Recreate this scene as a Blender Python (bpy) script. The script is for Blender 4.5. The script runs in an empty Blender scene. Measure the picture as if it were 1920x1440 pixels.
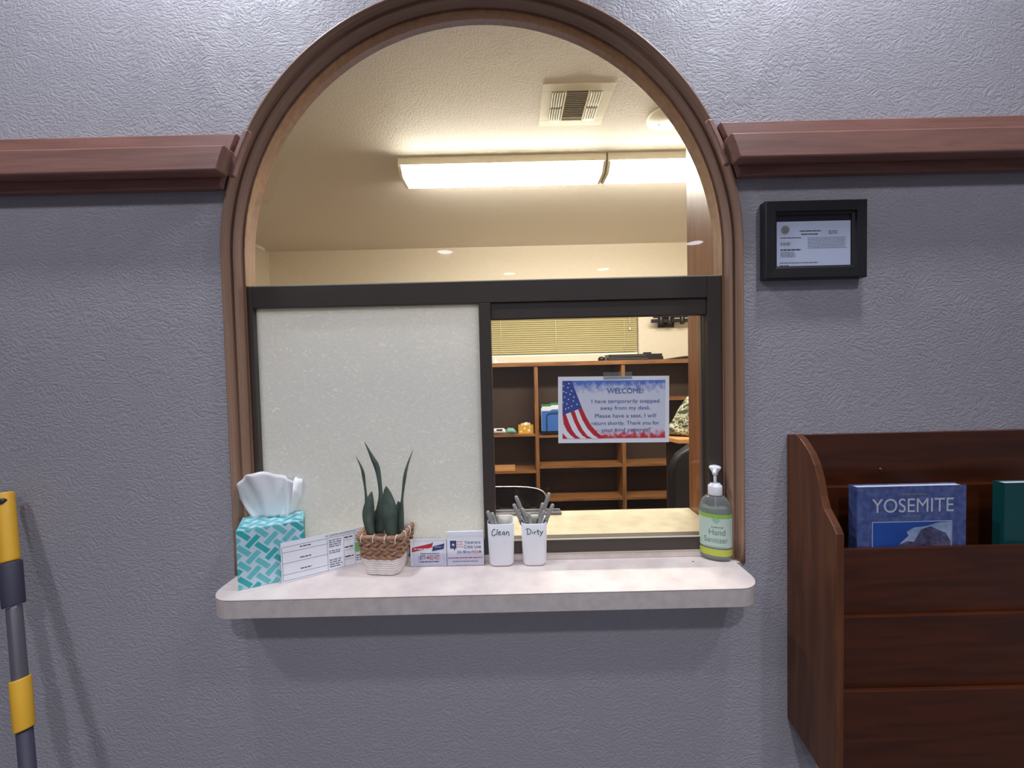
import bpy, bmesh, math, random
from mathutils import Vector, Matrix
random.seed(7)
sc = bpy.context.scene
COL = sc.collection
PI = math.pi
# ------------------------------------------------------------------ camera
F = 740.0
CAM = Vector((0, -0.80, 1.50))
PITCH, ROLL = 1.80, -1.35
RM = (Matrix.Rotation(math.radians(90-PITCH), 3, 'X') @ Matrix.Rotation(math.radians(ROLL), 3, 'Z'))
cd = bpy.data.cameras.new('camera'); cam = bpy.data.objects.new('camera', cd); COL.objects.link(cam)
cd.sensor_width = 36; cd.lens = F/1920*36; cd.clip_start = 0.02
cam.matrix_world = Matrix.Translation(CAM) @ RM.to_4x4()
sc.camera = cam
def ray(px, py):
    return RM @ Vector(((px-960)/F, -(py-720)/F, -1))
def P(px, py, Y):            # point seen at a pixel, on the plane y = Y
    d = ray(px, py); return CAM + d*((Y-CAM.y)/d.y)
def H(px, py, z):            # point seen at a pixel, on the level z
    d = ray(px, py); return CAM + d*((z-CAM.z)/d.z)
# ------------------------------------------------------------------ materials
def lin(c):
    def f(v):
        v /= 255.0
        return v/12.92 if v <= .04045 else ((v+.055)/1.055)**2.4
    return tuple(f(v) for v in c[:3]) + (1,)
def base_mat(name):
    m = bpy.data.materials.new(name); m.use_nodes = True
    nt = m.node_tree; b = nt.nodes['Principled BSDF']
    return m, nt, b
def mat(name, col, rough=.5, metal=0, noise=0, nscale=30, bump=0, bscale=200, spec=.5, emis=None, estr=0, trans=0, coat=0, sheen=0, sss=0):
    m, nt, b = base_mat(name)
    b.inputs['Base Color'].default_value = lin(col)
    b.inputs['Roughness'].default_value = rough; b.inputs['Metallic'].default_value = metal
    b.inputs['Specular IOR Level'].default_value = spec
    b.inputs['Transmission Weight'].default_value = trans
    b.inputs['Coat Weight'].default_value = coat; b.inputs['Sheen Weight'].default_value = sheen
    tc = nt.nodes.new('ShaderNodeTexCoord')
    n = nt.nodes.new('ShaderNodeTexNoise'); n.inputs['Scale'].default_value = nscale; n.inputs['Detail'].default_value = 4
    nt.links.new(tc.outputs['Object'], n.inputs['Vector'])
    cr = nt.nodes.new('ShaderNodeValToRGB')
    k = max(noise, .02)
    c0 = lin(col)
    cr.color_ramp.elements[0].position = .3; cr.color_ramp.elements[1].position = .7
    cr.color_ramp.elements[0].color = tuple(v*(1-k) for v in c0[:3])+(1,)
    cr.color_ramp.elements[1].color = tuple(min(1, v*(1+k)) for v in c0[:3])+(1,)
    nt.links.new(n.outputs['Fac'], cr.inputs['Fac']); nt.links.new(cr.outputs['Color'], b.inputs['Base Color'])
    if bump:
        n2 = nt.nodes.new('ShaderNodeTexNoise'); n2.inputs['Scale'].default_value = bscale; n2.inputs['Detail'].default_value = 3
        nt.links.new(tc.outputs['Object'], n2.inputs['Vector'])
        bp = nt.nodes.new('ShaderNodeBump'); bp.inputs['Strength'].default_value = bump; bp.inputs['Distance'].default_value = .002
        nt.links.new(n2.outputs['Fac'], bp.inputs['Height']); nt.links.new(bp.outputs['Normal'], b.inputs['Normal'])
    if emis:
        b.inputs['Emission Color'].default_value = lin(emis); b.inputs['Emission Strength'].default_value = estr
    return m
def stucco(name, col, strength=.6, scale=95, rough=.55, spec=.5):
    m, nt, b = base_mat(name)
    b.inputs['Roughness'].default_value = rough; b.inputs['Specular IOR Level'].default_value = spec
    b.inputs['Base Color'].default_value = lin(col)
    tc = nt.nodes.new('ShaderNodeTexCoord')
    n0 = nt.nodes.new('ShaderNodeTexNoise'); n0.inputs['Scale'].default_value = 12; n0.inputs['Detail'].default_value = 2
    nt.links.new(tc.outputs['Object'], n0.inputs['Vector'])
    mixv = nt.nodes.new('ShaderNodeMixRGB'); mixv.blend_type = 'ADD'; mixv.inputs['Fac'].default_value = .06
    nt.links.new(tc.outputs['Object'], mixv.inputs['Color1']); nt.links.new(n0.outputs['Color'], mixv.inputs['Color2'])
    mp = nt.nodes.new('ShaderNodeMapping'); mp.inputs['Rotation'].default_value = (0, .6, 0); mp.inputs['Scale'].default_value = (1, 1, 1.6)
    nt.links.new(mixv.outputs['Color'], mp.inputs['Vector'])
    n = nt.nodes.new('ShaderNodeTexNoise'); n.inputs['Scale'].default_value = scale; n.inputs['Detail'].default_value = 4; n.inputs['Roughness'].default_value = .55
    nt.links.new(mp.outputs['Vector'], n.inputs['Vector'])
    cr = nt.nodes.new('ShaderNodeValToRGB'); cr.color_ramp.elements[0].position = .38; cr.color_ramp.elements[1].position = .58
    nt.links.new(n.outputs['Fac'], cr.inputs['Fac'])
    bp = nt.nodes.new('ShaderNodeBump'); bp.inputs['Strength'].default_value = strength; bp.inputs['Distance'].default_value = .0022
    nt.links.new(cr.outputs['Color'], bp.inputs['Height']); nt.links.new(bp.outputs['Normal'], b.inputs['Normal'])
    return m
def wood(name, c1, c2, axis='z', rough=.4, scale=9, stretch=14, uv=False, coat=0, spec=.5):
    m, nt, b = base_mat(name)
    b.inputs['Roughness'].default_value = rough; b.inputs['Coat Weight'].default_value = coat; b.inputs['Specular IOR Level'].default_value = spec
    tc = nt.nodes.new('ShaderNodeTexCoord'); mp = nt.nodes.new('ShaderNodeMapping')
    s = {'x': (1, stretch, stretch), 'y': (stretch, 1, stretch), 'z': (stretch, stretch, 1)}[axis]
    mp.inputs['Scale'].default_value = s
    nt.links.new(tc.outputs['UV' if uv else 'Object'], mp.inputs['Vector'])
    n = nt.nodes.new('ShaderNodeTexNoise'); n.inputs['Scale'].default_value = scale; n.inputs['Detail'].default_value = 6; n.inputs['Distortion'].default_value = .6
    nt.links.new(mp.outputs['Vector'], n.inputs['Vector'])
    cr = nt.nodes.new('ShaderNodeValToRGB'); cr.color_ramp.elements[0].position = .35; cr.color_ramp.elements[1].position = .66
    cr.color_ramp.elements[0].color = lin(c1); cr.color_ramp.elements[1].color = lin(c2)
    nt.links.new(n.outputs['Fac'], cr.inputs['Fac']); nt.links.new(cr.outputs['Color'], b.inputs['Base Color'])
    bp = nt.nodes.new('ShaderNodeBump'); bp.inputs['Strength'].default_value = .15; bp.inputs['Distance'].default_value = .001
    nt.links.new(n.outputs['Fac'], bp.inputs['Height']); nt.links.new(bp.outputs['Normal'], b.inputs['Normal'])
    return m
def clear(name, tint=(255, 255, 255), ior=1.45, rough=.0, haze=0, hazecol=(230, 235, 235), gloss=1.0):
    """thin clear sheet: transparent with Fresnel reflection, optional diffuse haze"""
    m = bpy.data.materials.new(name); m.use_nodes = True; nt = m.node_tree; nt.nodes.clear()
    out = nt.nodes.new('ShaderNodeOutputMaterial')
    tr = nt.nodes.new('ShaderNodeBsdfTransparent'); tr.inputs['Color'].default_value = lin(tint)
    gl = nt.nodes.new('ShaderNodeBsdfGlossy'); gl.inputs['Roughness'].default_value = rough; gl.inputs['Color'].default_value = (gloss, gloss, gloss, 1)
    fr = nt.nodes.new('ShaderNodeFresnel'); fr.inputs['IOR'].default_value = ior
    mx = nt.nodes.new('ShaderNodeMixShader')
    nt.links.new(fr.outputs['Fac'], mx.inputs['Fac']); nt.links.new(tr.outputs[0], mx.inputs[1]); nt.links.new(gl.outputs[0], mx.inputs[2])
    last = mx
    if haze:
        df = nt.nodes.new('ShaderNodeBsdfDiffuse'); df.inputs['Color'].default_value = lin(hazecol)
        m2 = nt.nodes.new('ShaderNodeMixShader'); m2.inputs['Fac'].default_value = haze
        nt.links.new(mx.outputs[0], m2.inputs[1]); nt.links.new(df.outputs[0], m2.inputs[2]); last = m2
    nt.links.new(last.outputs[0], out.inputs['Surface'])
    return m
def frosted(name):
    m = bpy.data.materials.new(name); m.use_nodes = True; nt = m.node_tree; nt.nodes.clear()
    out = nt.nodes.new('ShaderNodeOutputMaterial')
    tc = nt.nodes.new('ShaderNodeTexCoord')
    def fibres(rot, sc_):
        mp = nt.nodes.new('ShaderNodeMapping'); mp.inputs['Rotation'].default_value = (0, rot, 0); mp.inputs['Scale'].default_value = (1, 1, 5)
        n0 = nt.nodes.new('ShaderNodeTexNoise'); n0.inputs['Scale'].default_value = 25
        ad = nt.nodes.new('ShaderNodeMixRGB'); ad.blend_type = 'ADD'; ad.inputs['Fac'].default_value = .05
        nt.links.new(tc.outputs['Object'], ad.inputs['Color1']); nt.links.new(tc.outputs['Object'], n0.inputs['Vector']); nt.links.new(n0.outputs['Color'], ad.inputs['Color2'])
        nt.links.new(ad.outputs[0], mp.inputs['Vector'])
        n = nt.nodes.new('ShaderNodeTexNoise'); n.inputs['Scale'].default_value = sc_; n.inputs['Detail'].default_value = 1
        nt.links.new(mp.outputs[0], n.inputs['Vector'])
        cr = nt.nodes.new('ShaderNodeValToRGB'); cr.color_ramp.elements[0].position = .62; cr.color_ramp.elements[1].position = .74
        nt.links.new(n.outputs['Fac'], cr.inputs['Fac'])
        return cr.outputs['Color']
    a = fibres(.7, 120); b = fibres(-.8, 130); c = fibres(1.7, 110)
    m1 = nt.nodes.new('ShaderNodeMixRGB'); m1.blend_type = 'LIGHTEN'; m1.inputs['Fac'].default_value = 1
    m2 = nt.nodes.new('ShaderNodeMixRGB'); m2.blend_type = 'LIGHTEN'; m2.inputs['Fac'].default_value = 1
    nt.links.new(a, m1.inputs['Color1']); nt.links.new(b, m1.inputs['Color2'])
    nt.links.new(m1.outputs[0], m2.inputs['Color1']); nt.links.new(c, m2.inputs['Color2'])
    colr = nt.nodes.new('ShaderNodeMixRGB'); colr.inputs['Color1'].default_value = lin((230, 234, 238)); colr.inputs['Color2'].default_value = lin((253, 254, 253))
    nt.links.new(m2.outputs[0], colr.inputs['Fac'])
    tl = nt.nodes.new('ShaderNodeBsdfTranslucent'); nt.links.new(colr.outputs[0], tl.inputs['Color'])
    rf = nt.nodes.new('ShaderNodeBsdfRefraction'); rf.inputs['IOR'].default_value = 1.12; rf.inputs['Roughness'].default_value = .62
    nt.links.new(colr.outputs[0], rf.inputs['Color'])
    df = nt.nodes.new('ShaderNodeBsdfDiffuse'); nt.links.new(colr.outputs[0], df.inputs['Color'])
    x1 = nt.nodes.new('ShaderNodeMixShader'); x1.inputs['Fac'].default_value = .45
    nt.links.new(tl.outputs[0], x1.inputs[1]); nt.links.new(rf.outputs[0], x1.inputs[2])
    x2 = nt.nodes.new('ShaderNodeMixShader'); x2.inputs['Fac'].default_value = .26
    nt.links.new(x1.outputs[0], x2.inputs[1]); nt.links.new(df.outputs[0], x2.inputs[2])
    nt.links.new(x2.outputs[0], out.inputs['Surface'])
    return m
def patches(name, cols, scale=20, detail=3, stops=None, rough=.8, axis_scale=(1, 1, 1), interp='CONSTANT'):
    m, nt, b = base_mat(name)
    b.inputs['Roughness'].default_value = rough
    tc = nt.nodes.new('ShaderNodeTexCoord'); mp = nt.nodes.new('ShaderNodeMapping'); mp.inputs['Scale'].default_value = axis_scale
    nt.links.new(tc.outputs['Object'], mp.inputs['Vector'])
    n = nt.nodes.new('ShaderNodeTexNoise'); n.inputs['Scale'].default_value = scale; n.inputs['Detail'].default_value = detail
    nt.links.new(mp.outputs[0], n.inputs['Vector'])
    cr = nt.nodes.new('ShaderNodeValToRGB'); cr.color_ramp.interpolation = interp
    k = len(cols)
    stops = stops or [.3+.4*i/(k-1) for i in range(k)]
    els = cr.color_ramp.elements
    while len(els) < k: els.new(.5)
    for i in range(k):
        els[i].position = stops[i]
    for i in range(k):
        els[i].color = lin(cols[i])
    nt.links.new(n.outputs['Fac'], cr.inputs['Fac']); nt.links.new(cr.outputs['Color'], b.inputs['Base Color'])
    return m
def emit(name, col, s):
    m = bpy.data.materials.new(name); m.use_nodes = True; nt = m.node_tree; nt.nodes.clear()
    o = nt.nodes.new('ShaderNodeOutputMaterial'); e = nt.nodes.new('ShaderNodeEmission')
    e.inputs['Color'].default_value = lin(col); e.inputs['Strength'].default_value = s
    nt.links.new(e.outputs[0], o.inputs['Surface']); return m

M = dict(
 wall=stucco('wall_paint', (168, 164, 170), .42, 150, .5),
 owall=mat('office_paint', (232, 220, 200), .6, noise=.02, bump=.15, bscale=150),
 oceil=stucco('office_ceiling_paint', (230, 220, 206), .4, 120, .6, .3),
 ceil=mat('ceiling_paint', (232, 232, 236), .8),
 floor=mat('carpet', (95, 92, 95), .9, noise=.2, nscale=120, bump=.4),
 casing=wood('casing_oak', (140, 108, 90), (172, 136, 112), 'x', .42, 6, 10, uv=True),
 rail=wood('rail_oak', (138, 98, 88), (156, 112, 98), 'x', .45, 7, 14),
 jamb=wood('jamb_oak', (150, 112, 84), (176, 134, 100), 'z', .45, 7, 14),
 panel=wood('panel_oak', (128, 84, 56), (152, 103, 70), 'z', .3, 5, 16),
 dark=mat('bronze_metal', (66, 58, 52), .4, .0, noise=.05),
 bead=mat('clear_seal', (190, 180, 160), .4),
 glass=clear('window_glass', (250, 252, 250), 1.5),
 frost=frosted('frosted_film'),
 lam=patches('speckled_laminate', [(208, 192, 188), (220, 206, 200), (230, 217, 209)], 22, 6, rough=.62, interp='LINEAR'),
 lamedge_shaded=patches('laminate_edge_shaded', [(192, 180, 176), (208, 196, 190)], 60, 5, rough=.35, interp='LINEAR'),  # same laminate as the top, edge shade put into the colour
 line=mat('laminate_seam', (60, 50, 48), .5),
 desk=patches('cream_laminate', [(206, 194, 166), (220, 208, 180), (230, 218, 190)], 26, 6, rough=.45, interp='LINEAR'),
 shelfw=wood('shelf_oak', (122, 80, 46), (160, 110, 66), 'x', .45, 5, 12),
 shelfv=wood('upright_oak', (122, 80, 46), (160, 110, 66), 'z', .45, 5, 12),
 shelfb=mat('shelf_backing', (66, 50, 40), .6, noise=.1),
 rack=wood('rack_mahogany', (62, 27, 11), (82, 38, 16), 'x', .38, 5, 12),
 rackv=wood('rack_side_mahogany', (84, 46, 24), (108, 64, 36), 'z', .38, 5, 12),
 white=mat('white_plastic', (236, 236, 240), .35),
 paper=mat('paper_white', (232, 232, 238), .6),
 ink=mat('printed_ink', (40, 40, 48), .6),
 inkl=mat('printed_fine_grey', (120, 122, 135), .6),
 navy=mat('navy_ink', (52, 64, 112), .6),
 blue=mat('blue_ink', (60, 78, 150), .6),
 red=mat('red_ink', (190, 40, 52), .6),
 green=mat('green_ink', (110, 190, 110), .6),
 teal=mat('teal_print', (48, 172, 172), .5),
 teal2=mat('pale_teal_print', (104, 192, 196), .5),
 boxp=mat('box_card', (196, 220, 230), .5),
 tissue=mat('tissue_paper', (250, 247, 247), .8, bump=.2, bscale=60),
 marker=mat('marker_ink', (28, 26, 34), .5),
 pen=mat('grey_pen_plastic', (150, 148, 145), .3, noise=.05),
 pend=mat('dark_pen_grip', (84, 82, 82), .5),
 leaf=mat('dark_green_leaf', (86, 100, 90), .5, noise=.3, nscale=40),
 soil=mat('potting_moss', (120, 100, 80), .9, noise=.3),
 rope=mat('brown_rope', (168, 128, 100), .8, noise=.3, nscale=160, bump=.7, bscale=500),
 ropew=mat('white_rope', (240, 230, 224), .8, noise=.08, bump=.5, bscale=400),
 black=mat('black_plastic', (26, 26, 28), .35),
 blackl=mat('black_leather', (24, 24, 28), .5, bump=.3),
 chrome=mat('chrome', (200, 200, 205), .2, 1),
 frame=mat('black_frame', (38, 37, 40), .35),
 mat=mat('reflection_grey', (96, 98, 104), .6),  # no real mat: grey of a glass reflection painted above the certificate
 cert=mat('certificate_paper', (196, 204, 226), .6),
 gold=mat('seal_gold', (150, 142, 120), .6),
 yellow=mat('yellow_plastic', (226, 170, 48), .45),
 greyp=mat('dark_grey_grip', (58, 56, 72), .6),
 steel=mat('grey_metal_tube', (120, 118, 124), .35, .6),
 fix=mat('fixture_enamel', (248, 242, 222), .4),
 blind=mat('blind_slat', (188, 176, 128), .5),
 camo=patches('camouflage_cloth', [(58, 62, 48), (176, 172, 146), (96, 100, 70), (200, 196, 174), (64, 74, 50)], 13, 2, [.0, .43, .48, .53, .60], axis_scale=(1, 1, 1.8)),
 tan=mat('tan_wood', (206, 150, 96), .5, noise=.1),
 blueb=mat('blue_folder', (58, 110, 190), .5),
 greenf=mat('green_folder', (60, 130, 90), .5),
 amber=mat('amber_box', (224, 168, 52), .5),
 tealp=mat('teal_plastic', (130, 190, 180), .4),
 clearp=clear('clear_acrylic', (252, 252, 255), 1.2),
 bottle=clear('bottle_plastic', (244, 250, 246), 1.38, .06, haze=.17),
 liquid=clear('gel_liquid', (222, 240, 220), 1.1, .0, haze=.3, hazecol=(226, 242, 222)),
 label=clear('bottle_label', (235, 242, 238), 1.1, .3, haze=.78, hazecol=(216, 236, 222)),
 labelg=clear('green_label_band', (200, 230, 160), 1.1, .3, haze=.85, hazecol=(160, 204, 100)),
 labely=clear('yellow_label_band', (230, 230, 120), 1.1, .3, haze=.8, hazecol=(214, 220, 100)),
 labelink=mat('label_grey_ink', (112, 140, 122), .6),
 bookc=patches('book_cover_blue', [(58, 72, 126), (76, 90, 142), (94, 108, 156)], 90, 6, rough=.3, interp='LINEAR'),
 sky=patches('photo_sky', [(24, 62, 140), (36, 84, 168)], 12, 2, rough=.3, interp='LINEAR'),
 rock=patches('photo_rock', [(52, 48, 78), (88, 84, 116), (120, 118, 146)], 60, 5, rough=.3, interp='LINEAR'),
 cloud=patches('photo_cloud', [(120, 140, 180), (170, 186, 210)], 50, 4, rough=.3, interp='LINEAR'),
 titlei=mat('silver_title', (190, 196, 212), .4),
 pages=mat('book_pages', (214, 214, 216), .7),
 gbook=mat('green_book_cover', (10, 74, 74), .4),
 skytop=patches('watercolour_blue', [(110, 140, 200), (140, 166, 214), (196, 206, 226), (214, 218, 230)], 60, 4, rough=.6, interp='LINEAR'),
 redbot=patches('watercolour_red', [(196, 60, 76), (206, 96, 110), (218, 176, 190), (220, 212, 224)], 75, 3, [.4, .5, .57, .64], rough=.6, interp='LINEAR'),
 signbg=mat('sign_ground', (208, 210, 222), .6, noise=.03),
 dlight=emit('downlight_lens', (235, 240, 255), 10),
 olight=emit('fluorescent_diffuser', (255, 249, 236), 46),
 duct=mat('duct_grey', (150, 140, 124), .7),
 tape=clear('clear_tape', (235, 235, 235), 1.3, .2, haze=.12),
)
def sign_print(h):
    m, nt, b = base_mat('watercolour_print'); b.inputs['Roughness'].default_value = .6
    N = nt.nodes.new; L = nt.links.new
    tc = N('ShaderNodeTexCoord'); sp = N('ShaderNodeSeparateXYZ'); L(tc.outputs['Object'], sp.inputs[0])
    n = N('ShaderNodeTexNoise'); n.inputs['Scale'].default_value = 95; n.inputs['Detail'].default_value = 3; L(tc.outputs['Object'], n.inputs['Vector'])
    def ramp(z0, z1, amp):
        k = N('ShaderNodeMath'); k.operation = 'MULTIPLY_ADD'; L(n.outputs['Fac'], k.inputs[0]); k.inputs[1].default_value = amp; L(sp.outputs['Z'], k.inputs[2])
        r = N('ShaderNodeMapRange'); L(k.outputs[0], r.inputs['Value']); r.inputs['From Min'].default_value = z0; r.inputs['From Max'].default_value = z1; return r.outputs[0]
    t = ramp(h-.0085-.024+.021, h-.0085-.002+.021, .050); u = ramp(.051, .036, .050)
    a = N('ShaderNodeMixRGB'); a.inputs['Color1'].default_value = lin((210, 212, 224)); a.inputs['Color2'].default_value = lin((84, 118, 192)); L(t, a.inputs['Fac'])
    c = N('ShaderNodeMixRGB'); L(a.outputs[0], c.inputs['Color1']); c.inputs['Color2'].default_value = lin((200, 52, 68)); L(u, c.inputs['Fac'])
    L(c.outputs[0], b.inputs['Base Color']); return m
M['lam'].node_tree.nodes['Principled BSDF'].inputs['Specular IOR Level'].default_value = .15
# ------------------------------------------------------------------ mesh builder
class MB:
    def __init__(s):
        s.bm = bmesh.new(); s.mats = []; s.uv = s.bm.loops.layers.uv.new('UVMap')
    def mi(s, m):
        m = M[m] if isinstance(m, str) else m
        if m not in s.mats: s.mats.append(m)
        return s.mats.index(m)
    def verts(s, pts): return [s.bm.verts.new(p) for p in pts]
    def face(s, vs, m, smooth=False):
        try: f = s.bm.faces.new(vs)
        except ValueError: return None
        f.material_index = s.mi(m); f.smooth = smooth; return f
    def poly(s, pts, m): return s.face(s.verts(pts), m)
    def box(s, a, b, m, R=None, o=None):
        (x0, y0, z0), (x1, y1, z1) = a, b
        ps = [Vector(p) for p in ((x0,y0,z0),(x1,y0,z0),(x1,y1,z0),(x0,y1,z0),(x0,y0,z1),(x1,y0,z1),(x1,y1,z1),(x0,y1,z1))]
        if R is not None: ps = [R @ p for p in ps]
        if o is not None: ps = [p + Vector(o) for p in ps]
        v = s.verts(ps)
        for q in ((0,3,2,1),(4,5,6,7),(0,1,5,4),(1,2,6,5),(2,3,7,6),(3,0,4,7)): s.face([v[i] for i in q], m)
        return s
    def prism(s, pts, vec, m, mside=None):
        """closed outline pts extruded along vec"""
        vec = Vector(vec)
        a = s.verts(pts); b = s.verts([Vector(p)+vec for p in pts]); n = len(pts)
        s.face(list(reversed(a)), m); s.face(b, m)
        for i in range(n): s.face([a[i], a[(i+1)%n], b[(i+1)%n], b[i]], mside or m)
        return s
    def loft(s, rings, m, closed=True, cap0=True, cap1=True, smooth=True):
        rs = [s.verts(r) for r in rings]; n = len(rs[0])
        lim = n if closed else n-1
        for i in range(len(rs)-1):
            for j in range(lim):
                f = s.face([rs[i][j], rs[i][(j+1)%n], rs[i+1][(j+1)%n], rs[i+1][j]], m, smooth)
                if f:
                    for l, (a, b) in zip(f.loops, ((i,j),(i,j+1),(i+1,j+1),(i+1,j))): l[s.uv].uv = (a*.02, b*.08)
        if cap0: s.face(list(reversed(rs[0])), m)
        if cap1: s.face(rs[-1], m)
        return s
    def tube(s, path, r, m, n=8, closed=False, cap=True):
        path = [Vector(p) for p in path]; k = len(path); rings = []
        up = None
        for i, p in enumerate(path):
            if closed: t = path[(i+1)%k]-path[i-1]
            else: t = path[min(i+1,k-1)]-path[max(i-1,0)]
            t.normalize()
            if up is None:
                up = Vector((0,0,1)) if abs(t.z) < .9 else Vector((1,0,0))
            u = (up - t*up.dot(t)); u.normalize(); up = u; w = t.cross(u)
            rr = r[i] if isinstance(r, (list, tuple)) else r
            rings.append([p + (u*math.cos(2*PI*j/n) + w*math.sin(2*PI*j/n))*rr for j in range(n)])
        if closed:
            rings.append(rings[0])
            return s.loft(rings, m, cap0=False, cap1=False)
        return s.loft(rings, m, cap0=cap, cap1=cap)
    def lathe(s, prof, c, m, n=32, ex=1, ey=1, cap0=True, cap1=True):
        c = Vector(c)
        return s.loft([[c+Vector((r*ex*math.cos(2*PI*j/n), r*ey*math.sin(2*PI*j/n), z)) for j in range(n)] for r, z in prof], m, cap0=cap0, cap1=cap1)
    def build(s, name, parent=None, at=None, bevel=0, merge=False, sub=0, recalc=True):
        if merge: bmesh.ops.remove_doubles(s.bm, verts=s.bm.verts, dist=1e-6)
        if recalc: bmesh.ops.recalc_face_normals(s.bm, faces=s.bm.faces)
        loc = Vector((0,0,0))
        if parent is not None:
            p = parent
            while p is not None: loc += p.location; p = p.parent
        elif at is not None: loc = Vector(at)
        for v in s.bm.verts: v.co -= loc
        me = bpy.data.meshes.new(name); s.bm.to_mesh(me); s.bm.free()
        for m in s.mats: me.materials.append(m)
        o = bpy.data.objects.new(name, me); COL.objects.link(o)
        if parent is not None: o.parent = parent
        else: o.location = loc
        if bevel:
            b = o.modifiers.new('bevel', 'BEVEL'); b.width = bevel; b.segments = 2; b.limit_method = 'ANGLE'; b.angle_limit = .6
        if sub:
            b = o.modifiers.new('subdivision', 'SUBSURF'); b.levels = sub; b.render_levels = sub
        return o
def tag(o, label=None, cat=None, group=None, kind=None):
    if label: o['label'] = label
    if cat: o['category'] = cat
    if group: o['group'] = group
    if kind: o['kind'] = kind
    return o
def thing(name, loc, label, cat, group=None):
    o = bpy.data.objects.new(name, None); o.empty_display_size = .03; COL.objects.link(o); o.location = Vector(loc)
    return tag(o, label, cat, group)
def struct(o): o['kind'] = 'structure'; return o
def node(name, loc=(0,0,0)):
    o = bpy.data.objects.new(name, None); o.empty_display_size = .03; COL.objects.link(o); o.location = Vector(loc); return struct(o)
class Sheet:
    """a flat printed face: origin, right, up; n points to the reader"""
    def __init__(s, mb, o, ux, uy):
        s.mb = mb; s.o = Vector(o); s.ux = Vector(ux).normalized(); s.uy = Vector(uy).normalized(); s.n = s.ux.cross(s.uy)
    def p(s, x, y, off=.0003): return s.o + s.ux*x + s.uy*y + s.n*off
    def poly(s, pts, m, off=.0003): s.mb.poly([s.p(x, y, off) for x, y in pts], m)
    def rect(s, x0, y0, x1, y1, m, off=.0003): s.poly([(x0,y0),(x1,y0),(x1,y1),(x0,y1)], m, off)
    def border(s, x0, y0, x1, y1, t, m, off=.0003):
        s.rect(x0,y0,x1,y0+t,m,off); s.rect(x0,y1-t,x1,y1,m,off); s.rect(x0,y0+t,x0+t,y1-t,m,off); s.rect(x1-t,y0+t,x1,y1-t,m,off)
    def lines(s, x0, y0, x1, y1, n, m, duty=.45, rag=.15, off=.0003, words=True):
        y0, y1 = min(y0, y1), max(y0, y1); h = (y1-y0)/n
        for i in range(n):
            y = y1-(i+1)*h+h*.25; xe = x1-(x1-x0)*random.uniform(0, rag); x = x0
            while x < xe:
                w = min(h*random.uniform(.8, 2.6), xe-x) if words else xe-x
                s.rect(x, y, x+w, y+h*duty, m, off); x += w+h*.35
    def star(s, x, y, r, m, off=.0006, rot=0):
        s.poly([(x+(r if k%2 == 0 else r*.4)*math.sin(rot+k*PI/5), y+(r if k%2 == 0 else r*.4)*math.cos(rot+k*PI/5)) for k in range(10)], m, off)
    def text(s, t, x, y, size, m, width=None, align='c', off=.0005, bold=0, shear=0):
        c = bpy.data.curves.new('t', 'FONT'); c.body = t; c.size = size; c.offset = bold; c.shear = shear
        o = bpy.data.objects.new('t', c); COL.objects.link(o)
        dg = bpy.context.evaluated_depsgraph_get(); dg.update()
        me = bpy.data.meshes.new_from_object(o.evaluated_get(dg))
        xs = [v.co.x for v in me.vertices]
        if xs:
            x0, x1 = min(xs), max(xs); w = x1-x0; k = (width/w) if width else 1
            sx = {'c': -w*k/2, 'l': 0, 'r': -w*k}[align]
            vs = s.mb.verts([s.p(x+sx+(v.co.x-x0)*k, y+v.co.y, off) for v in me.vertices])
            for pl in me.polygons: s.mb.face([vs[i] for i in pl.vertices], m)
        bpy.data.objects.remove(o); bpy.data.meshes.remove(me); bpy.data.curves.remove(c)
    def curve(s, f, pts, w, m, off=.0005, dome=False):
        """pen stroke through points (Catmull-Rom) as a thin ribbon; f maps x,y to 3D if given"""
        q = []
        P_ = [pts[0]]+list(pts)+[pts[-1]]
        for i in range(1, len(P_)-2):
            for k in range(6):
                t = k/6; a, b, c, d = P_[i-1], P_[i], P_[i+1], P_[i+2]
                q.append(tuple(.5*((2*b[j])+(-a[j]+c[j])*t+(2*a[j]-5*b[j]+4*c[j]-d[j])*t*t+(-a[j]+3*b[j]-3*c[j]+d[j])*t**3) for j in (0,1)))
        q.append(pts[-1])
        L, R_ = [], []
        for i in range(len(q)):
            a = q[max(i-1,0)]; b = q[min(i+1,len(q)-1)]
            dx, dy = b[0]-a[0], b[1]-a[1]; l = math.hypot(dx,dy) or 1
            nx, ny = -dy/l*w/2, dx/l*w/2
            L.append(s.p(q[i][0]+nx, q[i][1]+ny, off)); R_.append(s.p(q[i][0]-nx, q[i][1]-ny, off))
        a = s.mb.verts(L); b = s.mb.verts(R_)
        for i in range(len(q)-1): s.mb.face([a[i], a[i+1], b[i+1], b[i]], m)
# ------------------------------------------------------------------ key dimensions
CZ = 1.097                 # counter top
CX, SPR, RO, RI = -.0535, 1.742, .5225, .500     # arch centre, spring height, casing outer and inner radius
YF = .030                  # front of the window frame
YB = .065                  # back of the wall
CEIL = 2.74
BACKY = 3.15               # far wall of the office
def arch(R, z0, n=48):
    pts = [(CX-R, z0)]
    pts += [(CX-R*math.cos(PI*i/n), SPR+R*math.sin(PI*i/n)) for i in range(n+1)]
    pts += [(CX+R, z0)]
    return pts
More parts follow.
